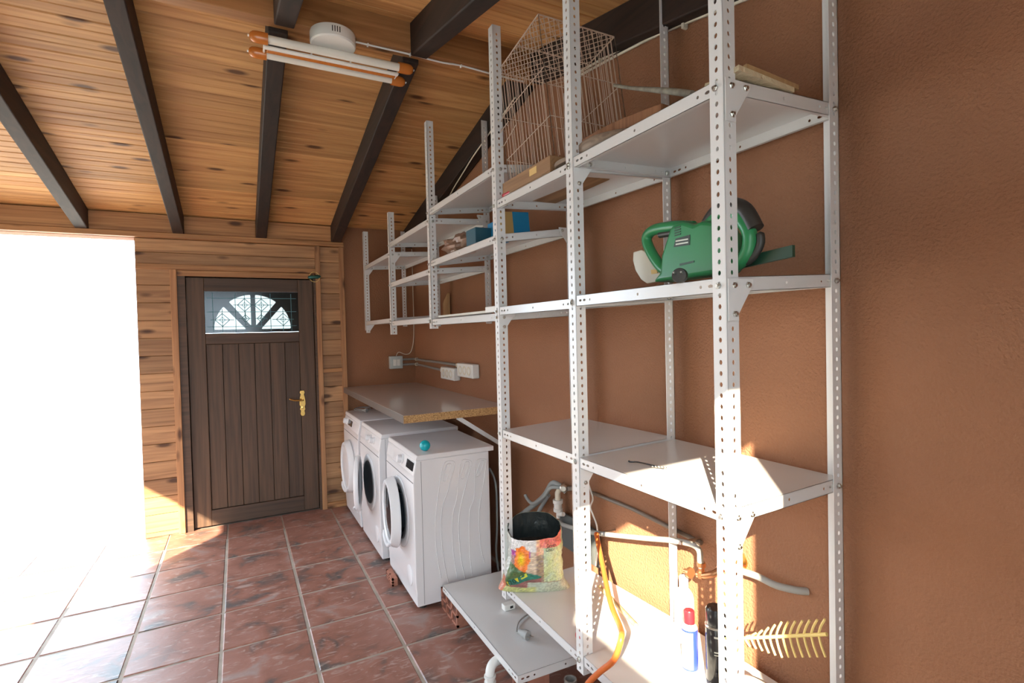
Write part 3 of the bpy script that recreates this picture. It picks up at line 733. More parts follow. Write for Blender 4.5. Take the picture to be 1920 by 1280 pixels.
# ================================================================= BRICKS, PIPES AT THE FLOOR
def brick(loc, sz, label, rz=0):
    e = tag(empty('brick', loc, rz), label, 'brick', 'bricks on the floor')
    X, Y, Z = sz; t = .012
    body = MB(); body.box((.010,0,0), (X,Y,Z))
    ny, nz = 3 if Y > .2 else 2, 2
    cy, cz = (Y-t*(ny+1))/ny, (Z-t*(nz+1))/nz
    for i in range(ny+1): body.box((0, i*(cy+t), 0), (.010, i*(cy+t)+t, Z))
    for j in range(nz+1): body.box((0, 0, j*(cz+t)), (.010, Y, j*(cz+t)+t))
    body.build('block', 'brick', e)
    for i in range(ny):
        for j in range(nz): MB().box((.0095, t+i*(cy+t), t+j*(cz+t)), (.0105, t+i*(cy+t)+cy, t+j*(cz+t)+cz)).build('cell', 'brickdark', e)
brick((-.531, -2.325, 0), (.10, .235, .112), 'red hollow brick under the far corner of the loose white shelf')
brick((-.706, -1.72, 0), (.032, .15, .045), 'small red brick piece lying against the front of the nearest washing machine')
brick((-.50, -2.995, 0), (.11, .12, .112), 'reddish brick block under the near end of the loose white shelf')
el = tag(empty('drain_pipe', (-.53, -2.80, 0)), 'white ribbed plastic drain pipe elbow under the loose shelf edge', 'pipe')
MB().tube(smoothpath([(-.05,-.03,0),(-.052,-.03,.05),(-.045,-.022,.085),(-.02,-.01,.10),(.03,.0,.10)],4), .020, 14).build('elbow', 'white', el, smooth=50)
for zz in (.03, .055): MB().lathe([(.0205,0),(.025,.002),(.025,.010),(.0205,.012)], Matrix.Translation((-.052,-.03,zz)), 16).build('collar', 'white', el, smooth=30)
tag(MB().lathe([(.026,0),(.026,.10),(.020,.10),(.020,.02)], None, 18).build('pipe_end', 'greyp', None, (-.33, -3.06, 0), smooth=30), 'open grey pipe end standing on the floor beneath the unit', 'pipe')

# plug, adaptor on loose shelf
sp = tag(empty('plug_cord', (-.40, -2.80, .152)), 'grey plug with short cord lying on the loose white shelf', 'plug')
MB().tube(smoothpath([(.13,.16,.006),(.075,.14,.006),(.03,.11,.006),(-.01,.05,.006),(-.005,.03,.012)],5), .004, 6).build('cord', 'cord', sp, smooth=60)
MB().tube([(-.006,.032,.018),(-.002,.012,.020),(.004,-.004,.020),(.010,-.022,.020)], [.009,.014,.020,.020], 14).build('plug_body', 'cord', sp, smooth=40)
for s in (-1, 1): MB().tube([(.010+s*.009,-.022,.020),(.017+s*.009,-.040,.020)], .0024, 6).build('pin', 'steel', sp)
ad_ = tag(empty('adaptor', (-.345, -2.545, .152)), 'small white adaptor block lying on the loose white shelf', 'adaptor')
MB().box((-.03,-.018,0),(.03,.018,.028)).build('block', 'white', ad_, bevel=.004)
MB().box((.0,-.0185,.008),(.016,-.0178,.020)).build('socket_slot', 'dark', ad_)

# ================================================================= THINGS ON THE SHELVES
# --- top: wire cage
cg = tag(empty('wire_cage', (-.258, -3.02, 2.12), rot=(radians(-9.5), 0, 0)), 'rusty open wire cage leaning tilted on the top shelf below the rafters', 'cage')
CX, CY, CZ = .18, .18, .56
def wire(a, b, r=.0016): MB().tube([a, b], r, 4).build('wire_bar', 'wire', cg)
N = 16
for i in range(N+1):
    t = -1+2*i/N
    wire((-CX, t*CY, 0.0), (-CX, t*CY, CZ)); wire((CX, t*CY, 0.0), (CX, t*CY, CZ))
    wire((t*CX, -CY, 0.0), (t*CX, -CY, CZ))
    if i % 2 == 0: wire((t*CX, CY, 0.0), (t*CX, CY, CZ))
for z_ in (CZ, CZ*.62, CZ*.27):
    r_ = .0028 if z_ == CZ else .0018
    c4 = [(-CX,-CY,z_),(CX,-CY,z_),(CX,CY,z_),(-CX,CY,z_)]
    for i in range(4): wire(c4[i], c4[(i+1) % 4], r_)
wire((-CX, 0, CZ), (CX, 0, CZ), .0028)
K = 9
for s in (1, -1):
    for i in range(-K+1, K):
        o0 = i*2*CX/K; pts = []
        xa = max(-CX, -CX+o0); xb = min(CX, CX+o0)
        ya = xa - o0; yb = xb - o0
        wire((xa, s*ya*CY/CX, CZ), (xb, s*yb*CY/CX, CZ), .0016)
for (a, b) in (((-CX-.004, CY, .33), (-CX-.004, CY+.10, .35)), ((-CX-.004, CY, .22), (-CX-.004, CY+.10, .23)), ((-CX-.004, CY+.02, .33), (-CX-.004, CY-.10, .36)), ((-CX-.004, CY+.0, .22), (-CX-.004, CY-.12, .25)), ((-CX-.004, CY-.10, .36), (-CX-.004, CY-.12, .25)), ((-CX-.01, CY+.06, .28), (-CX-.01, CY-.07, .29))):
    wire(a, b, .002)
for yy in (.04, .0, -.04):
    MB().tube([(-CX-.012, CY+yy, .285), (-CX-.004, CY+yy+.006, .30), (-CX+.004, CY+yy, .285)], .0018, 6).build('hook', 'wire', cg)
# wooden tray box with the red-handled tool
bxw = tag(empty('wooden_box', (-.36, -3.0, 2.082), rz=-.02), 'shallow dark wooden box lying under the wire cage at the shelf front', 'box')
MB().box((-.095,-.20,0),(.17,.20,.008)).box((-.095,-.20,.008),(-.083,.20,.062)).box((.158,-.20,.008),(.17,.20,.062)).box((-.083,-.20,.008),(.158,-.188,.062)).box((-.083,.188,.008),(.158,.20,.062)).build('case', 'boxwood', bxw, bevel=.002)
MB().box((-.0965,-.10,.026),(-.0952,-.045,.052)).build('paper_label', 'yellow', bxw)
tl = tag(empty('red_tool', (-.44, -2.83, 2.094), rz=0), 'red plastic handle of a tool on the top shelf beside the far upright', 'tool')
MB().tube(smoothpath([(0,.035,0),(0,.0,.0),(.005,-.06,.0),(.012,-.12,.0)],3), [.013]*4+[.015]*3+[.010]*3, 12).build('grip', 'red', tl, smooth=50)
# butcher block slab, grey board, stick
bb = MB(); pts = []
for k in range(11):
    t = k/10; pts.append((-.02*sin(pi*t), -.19+.38*t, 0))
pts = [(p[0], p[1], 0) for p in pts] + [(.20, .19, 0), (.20, -.19, 0)]
bb.prism(pts, (0,0,.036))
slab = bb.build('wooden_slab', 'slice', None, (-.375, -3.47, 2.135), bevel=.003); slab.rotation_euler = (radians(1.5), radians(0), radians(4))
tag(slab, 'thick reddish butcher-block slab on the top shelf right of the cage', 'wooden slab')
gs = MB().lathe([(0,0),(.165,0),(.170,.006),(.170,.030),(.165,.036),(0,.036)], None, 48).build('round_board', 'greywood', None, (-.285, -3.41, 2.096), smooth=40)
tag(gs, 'round grey wooden board lying under the reddish slab on top shelf', 'board')
gs = MB().lathe([(0,0),(.11,0),(.115,.005),(.115,.012),(0,.018)], None, 40).build('round_board', 'greywood', None, (-.345, -3.26, 2.0955), smooth=40)
tag(gs, 'smaller round wooden board beside the upright, partly under the grey board', 'board')
st_ = MB().tube([(-.20,-3.25,2.421),(-.21,-3.35,2.368),(-.225,-3.57,2.262),(-.235,-3.66,2.215)], [.006,.0065,.011,.011], 10).build('stick', 'stick', None, smooth=50)
tag(st_, 'pale thin stick poking out above the butcher-block slab', 'stick')
cbd = tag(empty('torn_board', (-.33, -3.93, 2.098)), 'stack of torn pale boards at the right end of the top shelf', 'board')
tb_ = MB(); ed = [(-.11,-.06),(-.105,-.02),(-.112,.0),(-.10,.02),(-.108,.04),(-.09,.06),(.10,.08),(.12,-.04)]
tb_.prism([(a,b,0) for a,b in ed], (0,0,.012)).build('sheet', 'cardboard', cbd)
MB().prism([(a*.95+.03,b*.9,.013) for a,b in ed], (0,0,.012)).build('sheet', 'rawwood', cbd)
MB().prism([(a*.9+.045,b*.8+.01,.026) for a,b in ed], (0,0,.008)).build('sheet', 'rawwood', cbd)

# --- blue / yellow book, teal box, brown bag on second shelf
bk = tag(empty('book', (-.255, -2.53, 1.965), rot=(0, radians(-5), radians(8))), 'blue and yellow covered book standing on the second shelf', 'book')
MB().box((-.085,-.012,0),(.085,.012,.125)).build('pages', 'white', bk)
MB().box((-.087,-.016,0),(-.012,-.0125,.128)).build('cover', 'yellow', bk)
MB().box((-.012,-.016,0),(.088,-.0125,.128)).build('cover', 'blue', bk)
MB().box((-.087,.0125,0),(.088,.0145,.128)).build('back_cover', 'blue', bk)
tbx = tag(MB().box((-.05,-.06,0),(.05,.06,.085)).build('small_box', 'tealbox', None, (-.375, -2.38, 1.943), bevel=.003), 'dark teal cardboard box on the second shelf left of the book', 'box')
tbx = tag(MB().box((-.04,-.04,0),(.04,.04,.10)).build('small_box', 'blue', None, (-.30, -2.44, 1.955), bevel=.003), 'light blue box squeezed between the dark teal box and the book', 'box')
cr = MB(); n1, n2 = 14, 22; vs = []
for i in range(n1+1):
    for j in range(n2):
        t = pi*i/n1; p = 2*pi*j/n2; q = V((sin(t)*cos(p), sin(t)*sin(p), cos(t)))
        f = 1 + .35*noise.noise(q*2.3) + .18*noise.noise(q*6)
        vs.append((q.x*.10*f, q.y*.15*f, max(.0, .045+q.z*.055*f)))
cr.add(vs, [(i*n2+j, i*n2+(j+1) % n2, (i+1)*n2+(j+1) % n2, (i+1)*n2+j) for i in range(n1) for j in range(n2)])
tag(cr.build('plastic_bag', 'crumple', None, (-.36, -2.13, 1.944), smooth=30), 'crumpled brown plastic bag on the second shelf', 'bag')
tag(MB().prism([(0,0,0),(0,-.11,0),(0,-.11,.18),(0,-.02,.12),(0,0,.10)], (.02,0,0)).build('wood_offcut', 'rawwood', None, (-.030, -.87, 1.636)), 'pale pointed wood offcut leaning at the wall on the lower hung shelf', 'wood offcut')
ld = tag(empty('light_batten', (-.445, -2.25, 1.605)), 'slim white light batten with plug end lying along the lower hung shelf', 'lamp')
MB().box((-.010,-.36,-.008),(.010,.30,.004)).build('strip', 'tube', ld, bevel=.002)
MB().box((-.014,-.46,-.008),(.016,-.355,.020)).build('connector', 'white', ld, bevel=.003)

# --- hedge trimmer
ht = tag(empty('hedge_trimmer', (-.32, -3.70, 1.645)), 'green corded hedge trimmer with loop handles lying on the middle shelf', 'hedge trimmer')
o_ = V((-.32, -3.70, 1.645))
def yz(pts, dx=0): return [V((-.32+dx, a, b))-o_ for a, b in pts]
body = [(-3.683,1.800),(-3.700,1.806),(-3.734,1.808),(-3.772,1.792),(-3.80,1.796),(-3.845,1.785),(-3.875,1.74),(-3.88,1.68),(-3.86,1.648),(-3.603,1.648),(-3.638,1.675),(-3.645,1.724),(-3.668,1.770)]
MB().prism(yz(body, -.042), (.084,0,0)).build('motor_housing', 'green', ht, bevel=.012)
MB().tube(smoothpath(yz([(-3.735,1.795),(-3.690,1.805),(-3.641,1.812),(-3.580,1.815),(-3.548,1.804),(-3.543,1.781),(-3.570,1.734),(-3.610,1.691),(-3.655,1.668)]),4), .0165, 12).build('front_handle', 'green', ht, smooth=60)
MB().tube(yz([(-3.60,1.795),(-3.69,1.790)], 0), .010, 8).build('switch_bar', 'rubber', ht, smooth=60)
rear = smoothpath(yz([(-3.775,1.770),(-3.800,1.805),(-3.835,1.828),(-3.870,1.826),(-3.908,1.802),(-3.936,1.752)]),5)
MB().tube(rear, .021, 12).build('rear_handle_top', 'rubber', ht, smooth=60)
MB().tube([p + V((-.004,.004,-.008)) for p in smoothpath(yz([(-3.80,1.80),(-3.838,1.818),(-3.868,1.815),(-3.898,1.795),(-3.925,1.752),(-3.922,1.71),(-3.895,1.682),(-3.845,1.664)]),5)], .0185, 12).build('rear_handle', 'green', ht, smooth=60)
MB().tube(smoothpath(yz([(-3.948,1.742),(-3.950,1.715),(-3.932,1.686),(-3.905,1.668)]),4), [.004]+[.010]*11+[.005], 8).build('trigger', 'rubber', ht, smooth=60)
MB().prism(yz([(-3.70,1.740),(-3.708,1.763),(-3.762,1.765),(-3.760,1.737)], -.0432), (.002,0,0)).build('rating_label', 'label', ht)
for k in range(2):
    MB().prism(yz([(-3.708-.0,1.7445+k*.009),(-3.755,1.743+k*.009),(-3.755,1.747+k*.009),(-3.709,1.7485+k*.009)], -.0437), (.001,0,0)).build('lettering', 'lettering', ht)
for k in range(4): MB().prism(yz([(-3.705,1.795-k*.007),(-3.728,1.796-k*.007),(-3.727,1.7925-k*.007),(-3.704,1.7915-k*.007)], -.0434), (.002,0,0)).build('vent_slot', 'dgreen', ht)
MB().prism(yz([(-3.722,1.690),(-3.775,1.692),(-3.775,1.687),(-3.722,1.684)], -.0434), (.002,0,0)).build('vent_slot', 'dgreen', ht)
gd = [(-3.465,1.762),(-3.462,1.735),(-3.474,1.70),(-3.500,1.668),(-3.528,1.652),(-3.605,1.655),(-3.600,1.70),(-3.560,1.735),(-3.505,1.764)]
MB().prism(yz(gd, .01), (.006,0,0)).build('hand_guard', 'guard', ht, bevel=.002)
MB().prism(yz([(-3.55,1.694),(-3.575,1.692),(-3.58,1.68),(-3.552,1.68)], .007), (.002,0,0)).build('warning_sticker', 'yellow', ht)
MB().prism(yz([(-3.88,1.690),(-4.02,1.700),(-4.02,1.672),(-3.88,1.662)], .02), (.01,0,0)).build('blade', 'dgreen', ht)
pg2 = tag(empty('hanging_plug', (-.49, -3.85, 1.640)), 'black two-pin plug of the hedge trimmer hanging over the shelf edge', 'plug')
MB().lathe([(0,.0),(.017,.0),(.019,-.004),(.019,-.014),(.010,-.02)], axis_matrix((-.006,0,0),(-1,-.6,0)), 20).build('plug_body', 'rubber', pg2, smooth=35)
dv = V((-1,-.6,0)).normalized(); sd = V((.6,-1,0)).normalized()
for s in (-1, 1): MB().tube([V((-.006,0,0.006))+sd*s*.009, V((-.006,0,.006))+sd*s*.009+dv*.018], .0024, 8).build('pin', 'steel', pg2)
MB().tube(smoothpath([V((.008,.005,.002)), V((.013,.008,.010)), V((.022,.012,.0)), V((.030,.014,-.010))],4), .004, 6).build('cord', 'rubber', pg2, smooth=60)

# --- hook with keys on the low shelf
hk = tag(empty('wire_hook', (-.37, -3.56, 1.084)), 'small bent wire hook with a short chain on the low white shelf', 'hook')
MB().tube(smoothpath([(-.012,.05,.003),(-.020,.042,.003),(-.012,.032,.003),(.0,.02,.003),(.010,-.03,.003),(.014,-.075,.003)],4), .0022, 6).build('wire', 'dark', hk, smooth=60)
for k in range(5): MB().tube([(.0+k*.004+.004*cos(t*pi/5), -.045-k*.009+.005*sin(t*pi/5), .003+.0008*k) for t in range(10)], .0012, 5, closed=True).build('link', 'steel', hk)

# --- bag of potting soil
def bag():
    e = tag(empty('soil_bag', (-.40, -2.905, .398)), 'open colourful plastic potting soil bag with orange flower standing on bottom shelf', 'bag')
    wv = V((.881, -.472, 0)); dv_ = V((.472, .881, 0)); H = .265
    NS, NT = 160, 72
    def surf(s, t, push=0.0):
        # s: 0..1 around (0..0.5 front from left to right), t: 0..1 up
        a = 2*pi*s
        W = .142 - .034*t - .012*sin(pi*min(1, t*1.2)) + .02*max(0, .35-abs(t-.30))
        Dp = .050 + .030*sin(pi*min(1, t*.9)) + .012*t
        c, sn = -cos(a), -sin(a)
        px = W*math.copysign(abs(c)**.75, c); py = Dp*math.copysign(abs(sn)**.7, sn)
        lip = H*(.90 + .0*t)
        top = (.235 if sn < 0 else .300) + .018*c*(1 if sn < 0 else -1)
        top = .262 + .040*sn - .012*cos(a*2)*(1 if sn < 0 else 0)
        z = top*t
        q = V((px*9, py*9, z*9)); f = noise.noise(q)*.013 + noise.noise(q*2.7)*.009 + abs(noise.noise(q*5.1))*.005
        f *= min(1, t*5)*1.0
        nrm_ = V((c*.6, sn, 0)).normalized()
        P_ = V((px + .008*t, py, z)) + nrm_*(f+push)
        if t < .12: P_ += V((c*.012*(1-t/.12), 0, 0))
        return wv*P_.x + dv_*(P_.y+.062) + V((0,0,P_.z))
    vs = [surf(i/NS, j/NT) for j in range(NT+1) for i in range(NS)]
    fs = [(j*NS+i, j*NS+(i+1) % NS, (j+1)*NS+(i+1) % NS, (j+1)*NS+i) for j in range(NT) for i in range(NS)]
    b = MB().add(vs, fs); me = b.mesh('sack', 50)
    cl = me.color_attributes.new('print', 'FLOAT_COLOR', 'POINT')
    def nz(x, y, k): return noise.noise(V((x*k, y*k, 3.3*k)))
    for j in range(NT+1):
        for i in range(NS):
            s, t = i/NS, j/NT; idx = j*NS+i
            x = 2*s*2-1 if s < .5 else 1.1     # -1..1 across the front
            x = -cos(2*pi*s) if s <= .5 else 1.2
            c = (.30, .33, .22)
            n1_, n2_ = nz(x, t*2, 6), nz(x+5, t*2, 17)
            if x > 1.05: c = (.40, .44, .30)
            else:
                if x > .22 and t > .22: c = (.50+.10*n2_, .58+.1*n2_, .34+.1*n1_)
                elif x > .02 and t > .2: c = (.33+.2*n2_, .24+.15*n2_, .17) if t < .75 else (.75, .45+.2*n2_, .28)
                elif x > -.22 and t > .22: c = (.62+.3*n2_, .50+.3*n2_, .38+.2*n2_)
                elif t > .45: c = (.42+.3*n1_, .20, .22+.2*n1_)
                else: c = (.12+.15*abs(n1_), .20+.12*n1_, .06)
                if t > .80 and x < .0: c = (.72+.2*n2_, .70+.2*n2_, .68+.2*n2_)
                if .70 < t < .80 and x < -.1: c = (.45, .10, .35)
                if t > .86 and x > .1: c = (.78, .16+.25*abs(n2_), .16)
                r_ = math.hypot((x+.42)*.9, (t-.66)*1.1)
                if r_ < .26 + .04*n1_*2: c = (.95, .22+.55*max(0, 1-r_/.18), .03)
                dd_ = t - (.20 + .40*(x+.75)*.5)       # diagonal lower-left panel
                if x < .12 and t < .46 - .25*(x+.35): 
                    c = (.07+.1*abs(n1_), .14+.1*abs(n2_), .06)
                    if abs(dd_) < .075 and x > -.72: c = (.03, .20, .15)
                    if dd_ < -.075: c = (.30+.1*n1_, .13, .12)
                if t < .20 - .0*x and x > -.15 + .0: c = (.46, .52, .42)
                if t < .11: c = (.50+.2*n2_, .52+.2*n2_, .22) if x < 0 else (.48, .54, .42)
                if x < -.86: c = (.55, .18, .10) if t < .3 else (.5, .5, .45)
            n3_ = nz(x*1.0, t*2.2, 31); c = [q*(1+.55*n3_) for q in c]
            c = [min(1, max(.01, q)) for q in c]
            cl.data[idx].color = (*c, 1)
    m = bpy.data.materials.new('printed_film'); m.use_nodes = True; n = m.node_tree.nodes; L = m.node_tree.links; bs = n['Principled BSDF']
    at = n.new('ShaderNodeAttribute'); at.attribute_name = 'print'; L.new(at.outputs['Color'], bs.inputs['Base Color']); bs.inputs['Roughness'].default_value = .35
    tn = n.new('ShaderNodeTexNoise'); tn.inputs['Scale'].default_value = 45; tn.inputs['Detail'].default_value = 4; tc = n.new('ShaderNodeTexCoord'); L.new(tc.outputs['Object'], tn.inputs['Vector'])
    bp = n.new('ShaderNodeBump'); bp.inputs['Strength'].default_value = .6; bp.inputs['Distance'].default_value = .006; L.new(tn.outputs[0], bp.inputs['Height']); L.new(bp.outputs[0], bs.inputs['Normal'])
    me.materials.append(m); sk = put('sack', me, None, e)
    vi = [surf(i/NS, 1-.5*j/6, -.003-.004*j/6) for j in range(7) for i in range(NS)]
    MB().add(vi, [(j*NS+i, j*NS+(i+1) % NS, (j+1)*NS+(i+1) % NS, (j+1)*NS+i) for j in range(6) for i in range(NS)]).build('lining', 'inside', e, smooth=60)
    ring = [surf(i/NS, .62, -.006) for i in range(NS)]; cc = sum(ring, V())/NS
    MB().add(ring+[cc+V((0,0,.01))], [(i, (i+1) % NS, NS) for i in range(NS)]).build('soil', 'soil', e, smooth=60)
    def lettering(txt, size, s0, t0, ang, m_):
        tm = text_mesh(txt, 1.0)
        for v_ in tm.vertices:
            x_, y_ = v_.co.x*size, v_.co.y*size
            xr, yr = x_*cos(ang)-y_*sin(ang), x_*sin(ang)+y_*cos(ang)
            xs = max(-.98, min(.98, s0 + xr/.135)); s_ = math.acos(-xs)/(2*pi)
            v_.co = surf(s_, t0 + yr/.25, .0022)
        tm.materials.clear(); put('lettering', tm, m_, sk)
    yp = [(-.6, .30)]
    patch = []
    for (a_, b_) in ((-.80,.215),(-.46,.335),(-.40,.245),(-.74,.125)):
        patch.append(surf(math.acos(-a_)/(2*pi), b_, .0014))
    MB().add(patch, [(0,1,2,3)]).build('yellow_patch', mat('yellow_print', (.80,.70,.05), .4), sk)
    patch = [surf(math.acos(-a_)/(2*pi), b_, .0014) for (a_, b_) in ((-.38,.36),(-.20,.42),(-.15,.34),(-.33,.28))]
    MB().add(patch, [(0,1,2,3)]).build('yellow_patch', mat('lime_print', (.62,.72,.08), .4), sk)
    lettering('20', .034, -.60, .232, .55, 'black')
    lettering('Green', .021, .52, .885, .03, 'black')
    lettering('Color', .021, .46, .825, .0, 'black')
bag()

# --- plumbing behind
ho = tag(empty('drain_hoses', (-.06, -2.3, .5)), 'grey ribbed drain hoses looped over the wall outlet behind the soil bag', 'hose')
o_ = V((-.06, -2.3, .5))
for pts, r_ in (([(-.06,-1.974,.324),(-.06,-2.248,.502),(-.06,-2.428,.627),(-.06,-2.512,.715),(-.05,-2.568,.718),(-.03,-2.60,.69)], .0145),
                ([(-.09,-2.275,.598),(-.09,-2.30,.580),(-.09,-2.364,.575),(-.09,-2.479,.645),(-.09,-2.545,.706),(-.05,-2.60,.715)], .009),
                ([(-.05,-2.30,.40),(-.05,-2.338,.497),(-.05,-2.38,.554),(-.05,-2.46,.64)], .011)):
    MB().tube([V(p)-o_ for p in smoothpath(pts,5)], r_, 10).build('hose', 'hosegrey', ho, smooth=60)
vl = tag(empty('wall_trap', (-.05, -2.55, .62)), 'white plastic siphon with chrome valve fixed to the orange wall', 'valve')
o_ = V((-.05, -2.55, .62))
MB().lathe([(0,.0),(.010,0),(.010,.035),(.024,.035),(.024,.050),(.021,.052),(.021,.075),(.026,.078),(.026,.095),(.0,.097)], Matrix.Translation((0,0,-.075)), 16).build('siphon', 'white', vl, smooth=35)
MB().tube([(0,0,-.055),(0,-.05,-.040)], .011, 10).build('side_port', 'white', vl, smooth=50)
MB().tube([(0,0,.02),(0,0,.055),(0,-.02,.085),(.02,-.04,.09)], .015, 10).build('neck', 'cream', vl, smooth=50)
MB().lathe([(0,.018),(.013,.018),(.019,.012),(.019,0),(.010,-.002),(.010,-.05)], axis_matrix((0,-.055,.095),(-.6,-.9,0)), 12).build('valve_knob', 'steel', vl, smooth=30)
MB().tube([(.01,-.08,.095),(.045,-.09,.095)], .011, 10).build('wall_stub', 'greyp', vl, smooth=50)
gp = tag(empty('water_pipe', (-.06, -3.1, .66)), 'grey plastic water pipe running along the orange wall to a copper tap', 'pipe')
o_ = V((-.06, -3.1, .66))
MB().tube([V(p)-o_ for p in smoothpath([(-.05,-2.56,.53),(-.07,-2.637,.540),(-.08,-2.882,.587),(-.08,-3.206,.673),(-.08,-3.381,.723),(-.085,-3.484,.745),(-.10,-3.530,.742),(-.12,-3.552,.722),(-.12,-3.556,.70)],4)], .0105, 10).build('pipe', 'pipe', gp, smooth=60)
for yy, zz in ((-2.95,.608),(-3.44,.738)): MB().tube([V((-.10,yy,zz))-o_, V((-.002,yy,zz-.005))-o_], .007, 6).build('pipe_clip', 'steel', gp)
tp = tag(empty('wall_tap', (-.08, -3.56, .70)), 'copper tap with hexagonal fittings on the orange wall behind the near upright', 'tap')
MB().lathe([(.0,.0),(.014,0),(.014,.02),(.010,.024),(.010,.036),(.015,.038),(.015,.052),(0,.053)], Matrix.Translation((-.04,.004,-.035)), 6).build('fitting', 'copper', tp)
MB().tube(smoothpath([(-.04,.02,-.03),(-.04,-.01,-.022),(-.03,-.04,-.005),(.0,-.05,.01),(.06,-.055,.02)],4), .0105, 10).build('tap_body', 'copper', tp, smooth=50)
MB().lathe([(0,.0),(.018,0),(.018,.010),(.008,.014),(.008,.03)], axis_matrix((-.045,.045,-.035),(0,1,-.1)), 14).build('handwheel', 'copper', tp, smooth=30)
MB().lathe([(.030,0),(.028,.006),(.012,.010)], axis_matrix((.078,-.055,.02),(-1,0,0)), 20).build('wall_rose', 'brass', tp, smooth=30)
tag(MB().tube(smoothpath([(-.03,-3.60,.700),(-.05,-3.638,.710),(-.05,-3.689,.716),(-.05,-3.727,.719),(-.045,-3.78,.715),(-.02,-3.83,.715),(.002,-3.85,.715)],4), .011, 10).build('water_pipe', 'pipe', None, smooth=60), 'short grey pipe running right from the tap along the wall', 'pipe')
tag(MB().tube([(-.014,-2.795,.735),(-.014,-3.084,.742),(-.014,-3.46,.727)], .009, 8).build('water_pipe', 'darkpipe', None, smooth=60), 'thin dark pipe fixed to the orange wall above the grey water pipe', 'pipe')
tag(MB().tube(smoothpath([(-.014,-2.77,.77),(-.03,-2.825,.72),(-.06,-2.845,.69),(-.06,-2.865,.658),(-.06,-2.892,.618),(-.06,-2.898,.546),(-.06,-2.88,.43)],5), .004, 6).build('cable', 'white', None, smooth=60), 'thin white cable hanging behind the fourth upright down the orange wall', 'cable')
tag(MB().tube(smoothpath([(-.10,-1.832,.648),(-.10,-1.900,.600),(-.10,-1.925,.50),(-.10,-1.92,.30),(-.10,-1.90,.15),(-.10,-1.93,.01)],5), .007, 8).build('hose', 'hosegrey', None, smooth=60), 'grey hose hanging down behind the nearest washing machine', 'hose')
tag(MB().box((0,0,0),(.012,.33,.17)).build('dark_panel', 'board', None, (-.032,-2.86,.402)), 'dark grey panel against the wall behind the soil bag', 'board')  # thin dark grey panel in front of the wall
# --- hose, bottom shelf things
tag(MB().tube(smoothpath([(-.20,-3.078,.671),(-.28,-3.223,.614),(-.38,-3.397,.576),(-.44,-3.521,.571),(-.49,-3.588,.586),(-.50,-3.565,.511),(-.505,-3.50,.438),(-.505,-3.432,.36),(-.50,-3.37,.27),(-.46,-3.30,.16)],5), .0095, 10).build('garden_hose', 'hose', None, smooth=60),
    'bright orange hose hanging over the bottom shelf edge', 'hose')
tag(MB().tube([( -.36+.10*cos(t*pi/12), -3.22+.11*sin(t*pi/12), .025+.012*(t//24)+.0005*t) for t in range(0,60)], .010, 8).build('garden_hose', 'hose', None, smooth=60), 'coiled orange hose on the floor below the bottom shelf', 'hose')
tag(MB().tube([(-.16,-3.04,.425),(-.215,-3.33,.418)], .009, 8).build('wooden_stick', 'rawwood', None, smooth=50), 'thin wooden stick lying across the bottom shelves', 'stick')
tag(MB().lathe([(0,0),(.018,0),(.022,.005),(.022,.012),(.018,.018),(0,.020)], axis_matrix((-.432,-3.30,.428),(-1,0,0)), 18).build('plastic_disc', 'red', None, smooth=40), 'red round cap behind the foot of the fourth upright', 'cap')
def can(name, loc, prof_body, parts, label, cat='spray can'):
    e = tag(empty(name, loc), label, cat); o = MB().lathe(prof_body[0], None, 28).build('can_body', prof_body[1], e, smooth=35)
    for (nm, pr, m_) in parts: MB().lathe(pr, None, 28).build(nm, m_, o if nm in ('print_band',) else e, smooth=35)
    return e, o
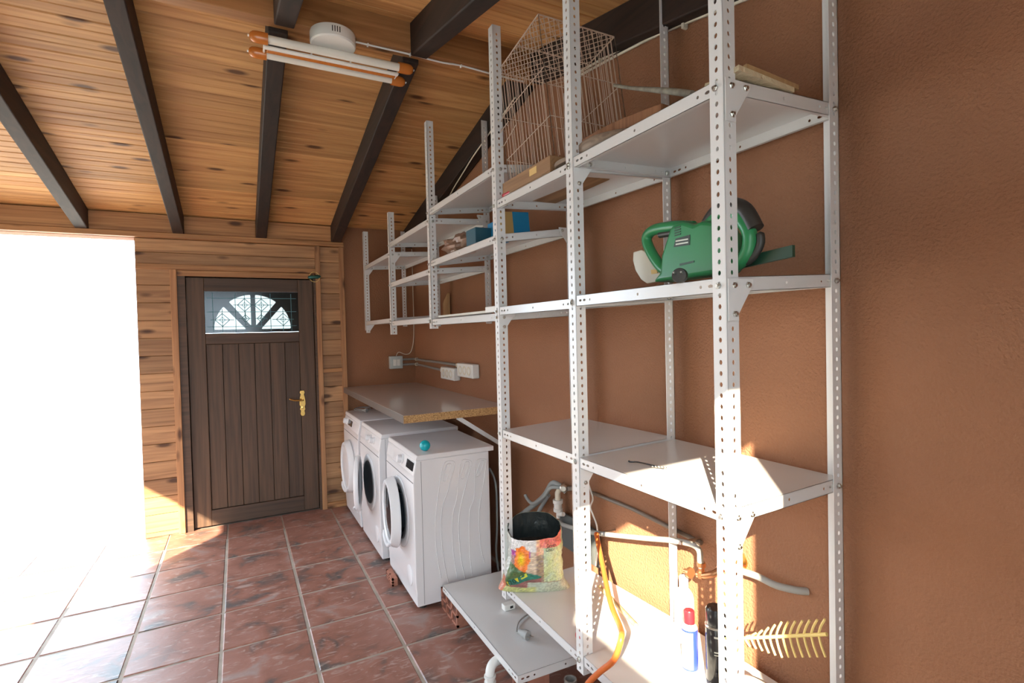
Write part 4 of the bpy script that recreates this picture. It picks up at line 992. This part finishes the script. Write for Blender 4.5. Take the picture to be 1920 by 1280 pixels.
e, o = can('spray_can', (-.212, -3.588, .408), ([(0,0),(.024,0),(.0255,.004),(.0255,.130),(.022,.138),(.017,.143),(.017,.146)], 'whitecan'),
    [('cap', [(.0165,.142),(.0168,.146),(.0165,.184),(.0145,.188),(0,.1885)], 'red'), ('print_band', [(.0258,.124),(.0258,.131)], 'bluecan'), ('rim', [(.0253,.0),(.0262,.002),(.0258,.006)], 'bluecan')],
    'small blue and white spray can with red cap on the bottom shelf')
MB().lathe([(.0258,.006),(.0258,.126)], None, 10, radians(-112), radians(-50)).build('blue_stripe', 'bluecan', o, smooth=60)
e, o = can('spray_can', (-.185, -3.672, .408), ([(0,0),(.031,0),(.0325,.005),(.0325,.165),(.030,.172),(.028,.176)], 'blackcan'),
    [('cap', [(.028,.172),(.0305,.176),(.0305,.222),(.027,.228),(0,.229)], 'dark'), ('rim', [(.033,.170),(.0332,.173),(.031,.176)], 'steel')],
    'tall black spray can standing behind the nearest upright')
for zz, h_, a in ((.145,.006,.8),(.10,.004,.7),(.092,.003,.5)):
    MB().lathe([(.0328,zz),(.0328,zz+h_)], None, 8, radians(-150), radians(-150)+a).build('lettering', 'lettering', o)
e, o = can('spray_bottle', (-.115, -3.47, .409), ([(0,0),(.032,0),(.034,.004),(.034,.15),(.030,.165),(.020,.180),(.014,.185)], 'white'),
    [('cap', [(.015,.184),(.016,.19),(.016,.222),(.013,.226),(0,.227)], 'white')], 'white bottle with white cap standing behind the red-capped can', 'bottle')
wb = tag(empty('straw_brush', (-.28, -3.90, .67), rot=(radians(0),0,0)), 'yellow ribbed straw brush sticking out right of the nearest upright', 'brush')
o_ = V((-.28, -3.90, .67))
MB().tube([V((-.30,-3.795,.632))-o_, V((-.28,-4.08,.785))-o_], .0045, 8).build('rod', 'straw', wb, smooth=60)
for k in range(12):
    c_ = V((-.30,-3.795,.632)).lerp(V((-.28,-4.08,.785)), .25+k*.062) - o_; hh = min(.045, .015+.006*k)
    for s in (1,-1):
        MB().tube(smoothpath([c_, c_+V((0,-.006,s*hh*.5)), c_+V((0,-.016,s*hh))],3), .0028, 5).build('bristle_rib', 'straw', wb, smooth=60)
tag(MB().lathe([(0,.0),(.05,.0),(.068,.03),(.072,.10),(.060,.14),(.03,.155),(0,.158)], axis_matrix((-.30,-3.88,.404),(0,0,1)), 28).build('white_container', 'white', None, smooth=50), 'rounded white plastic container at the right end of bottom shelf', 'container')
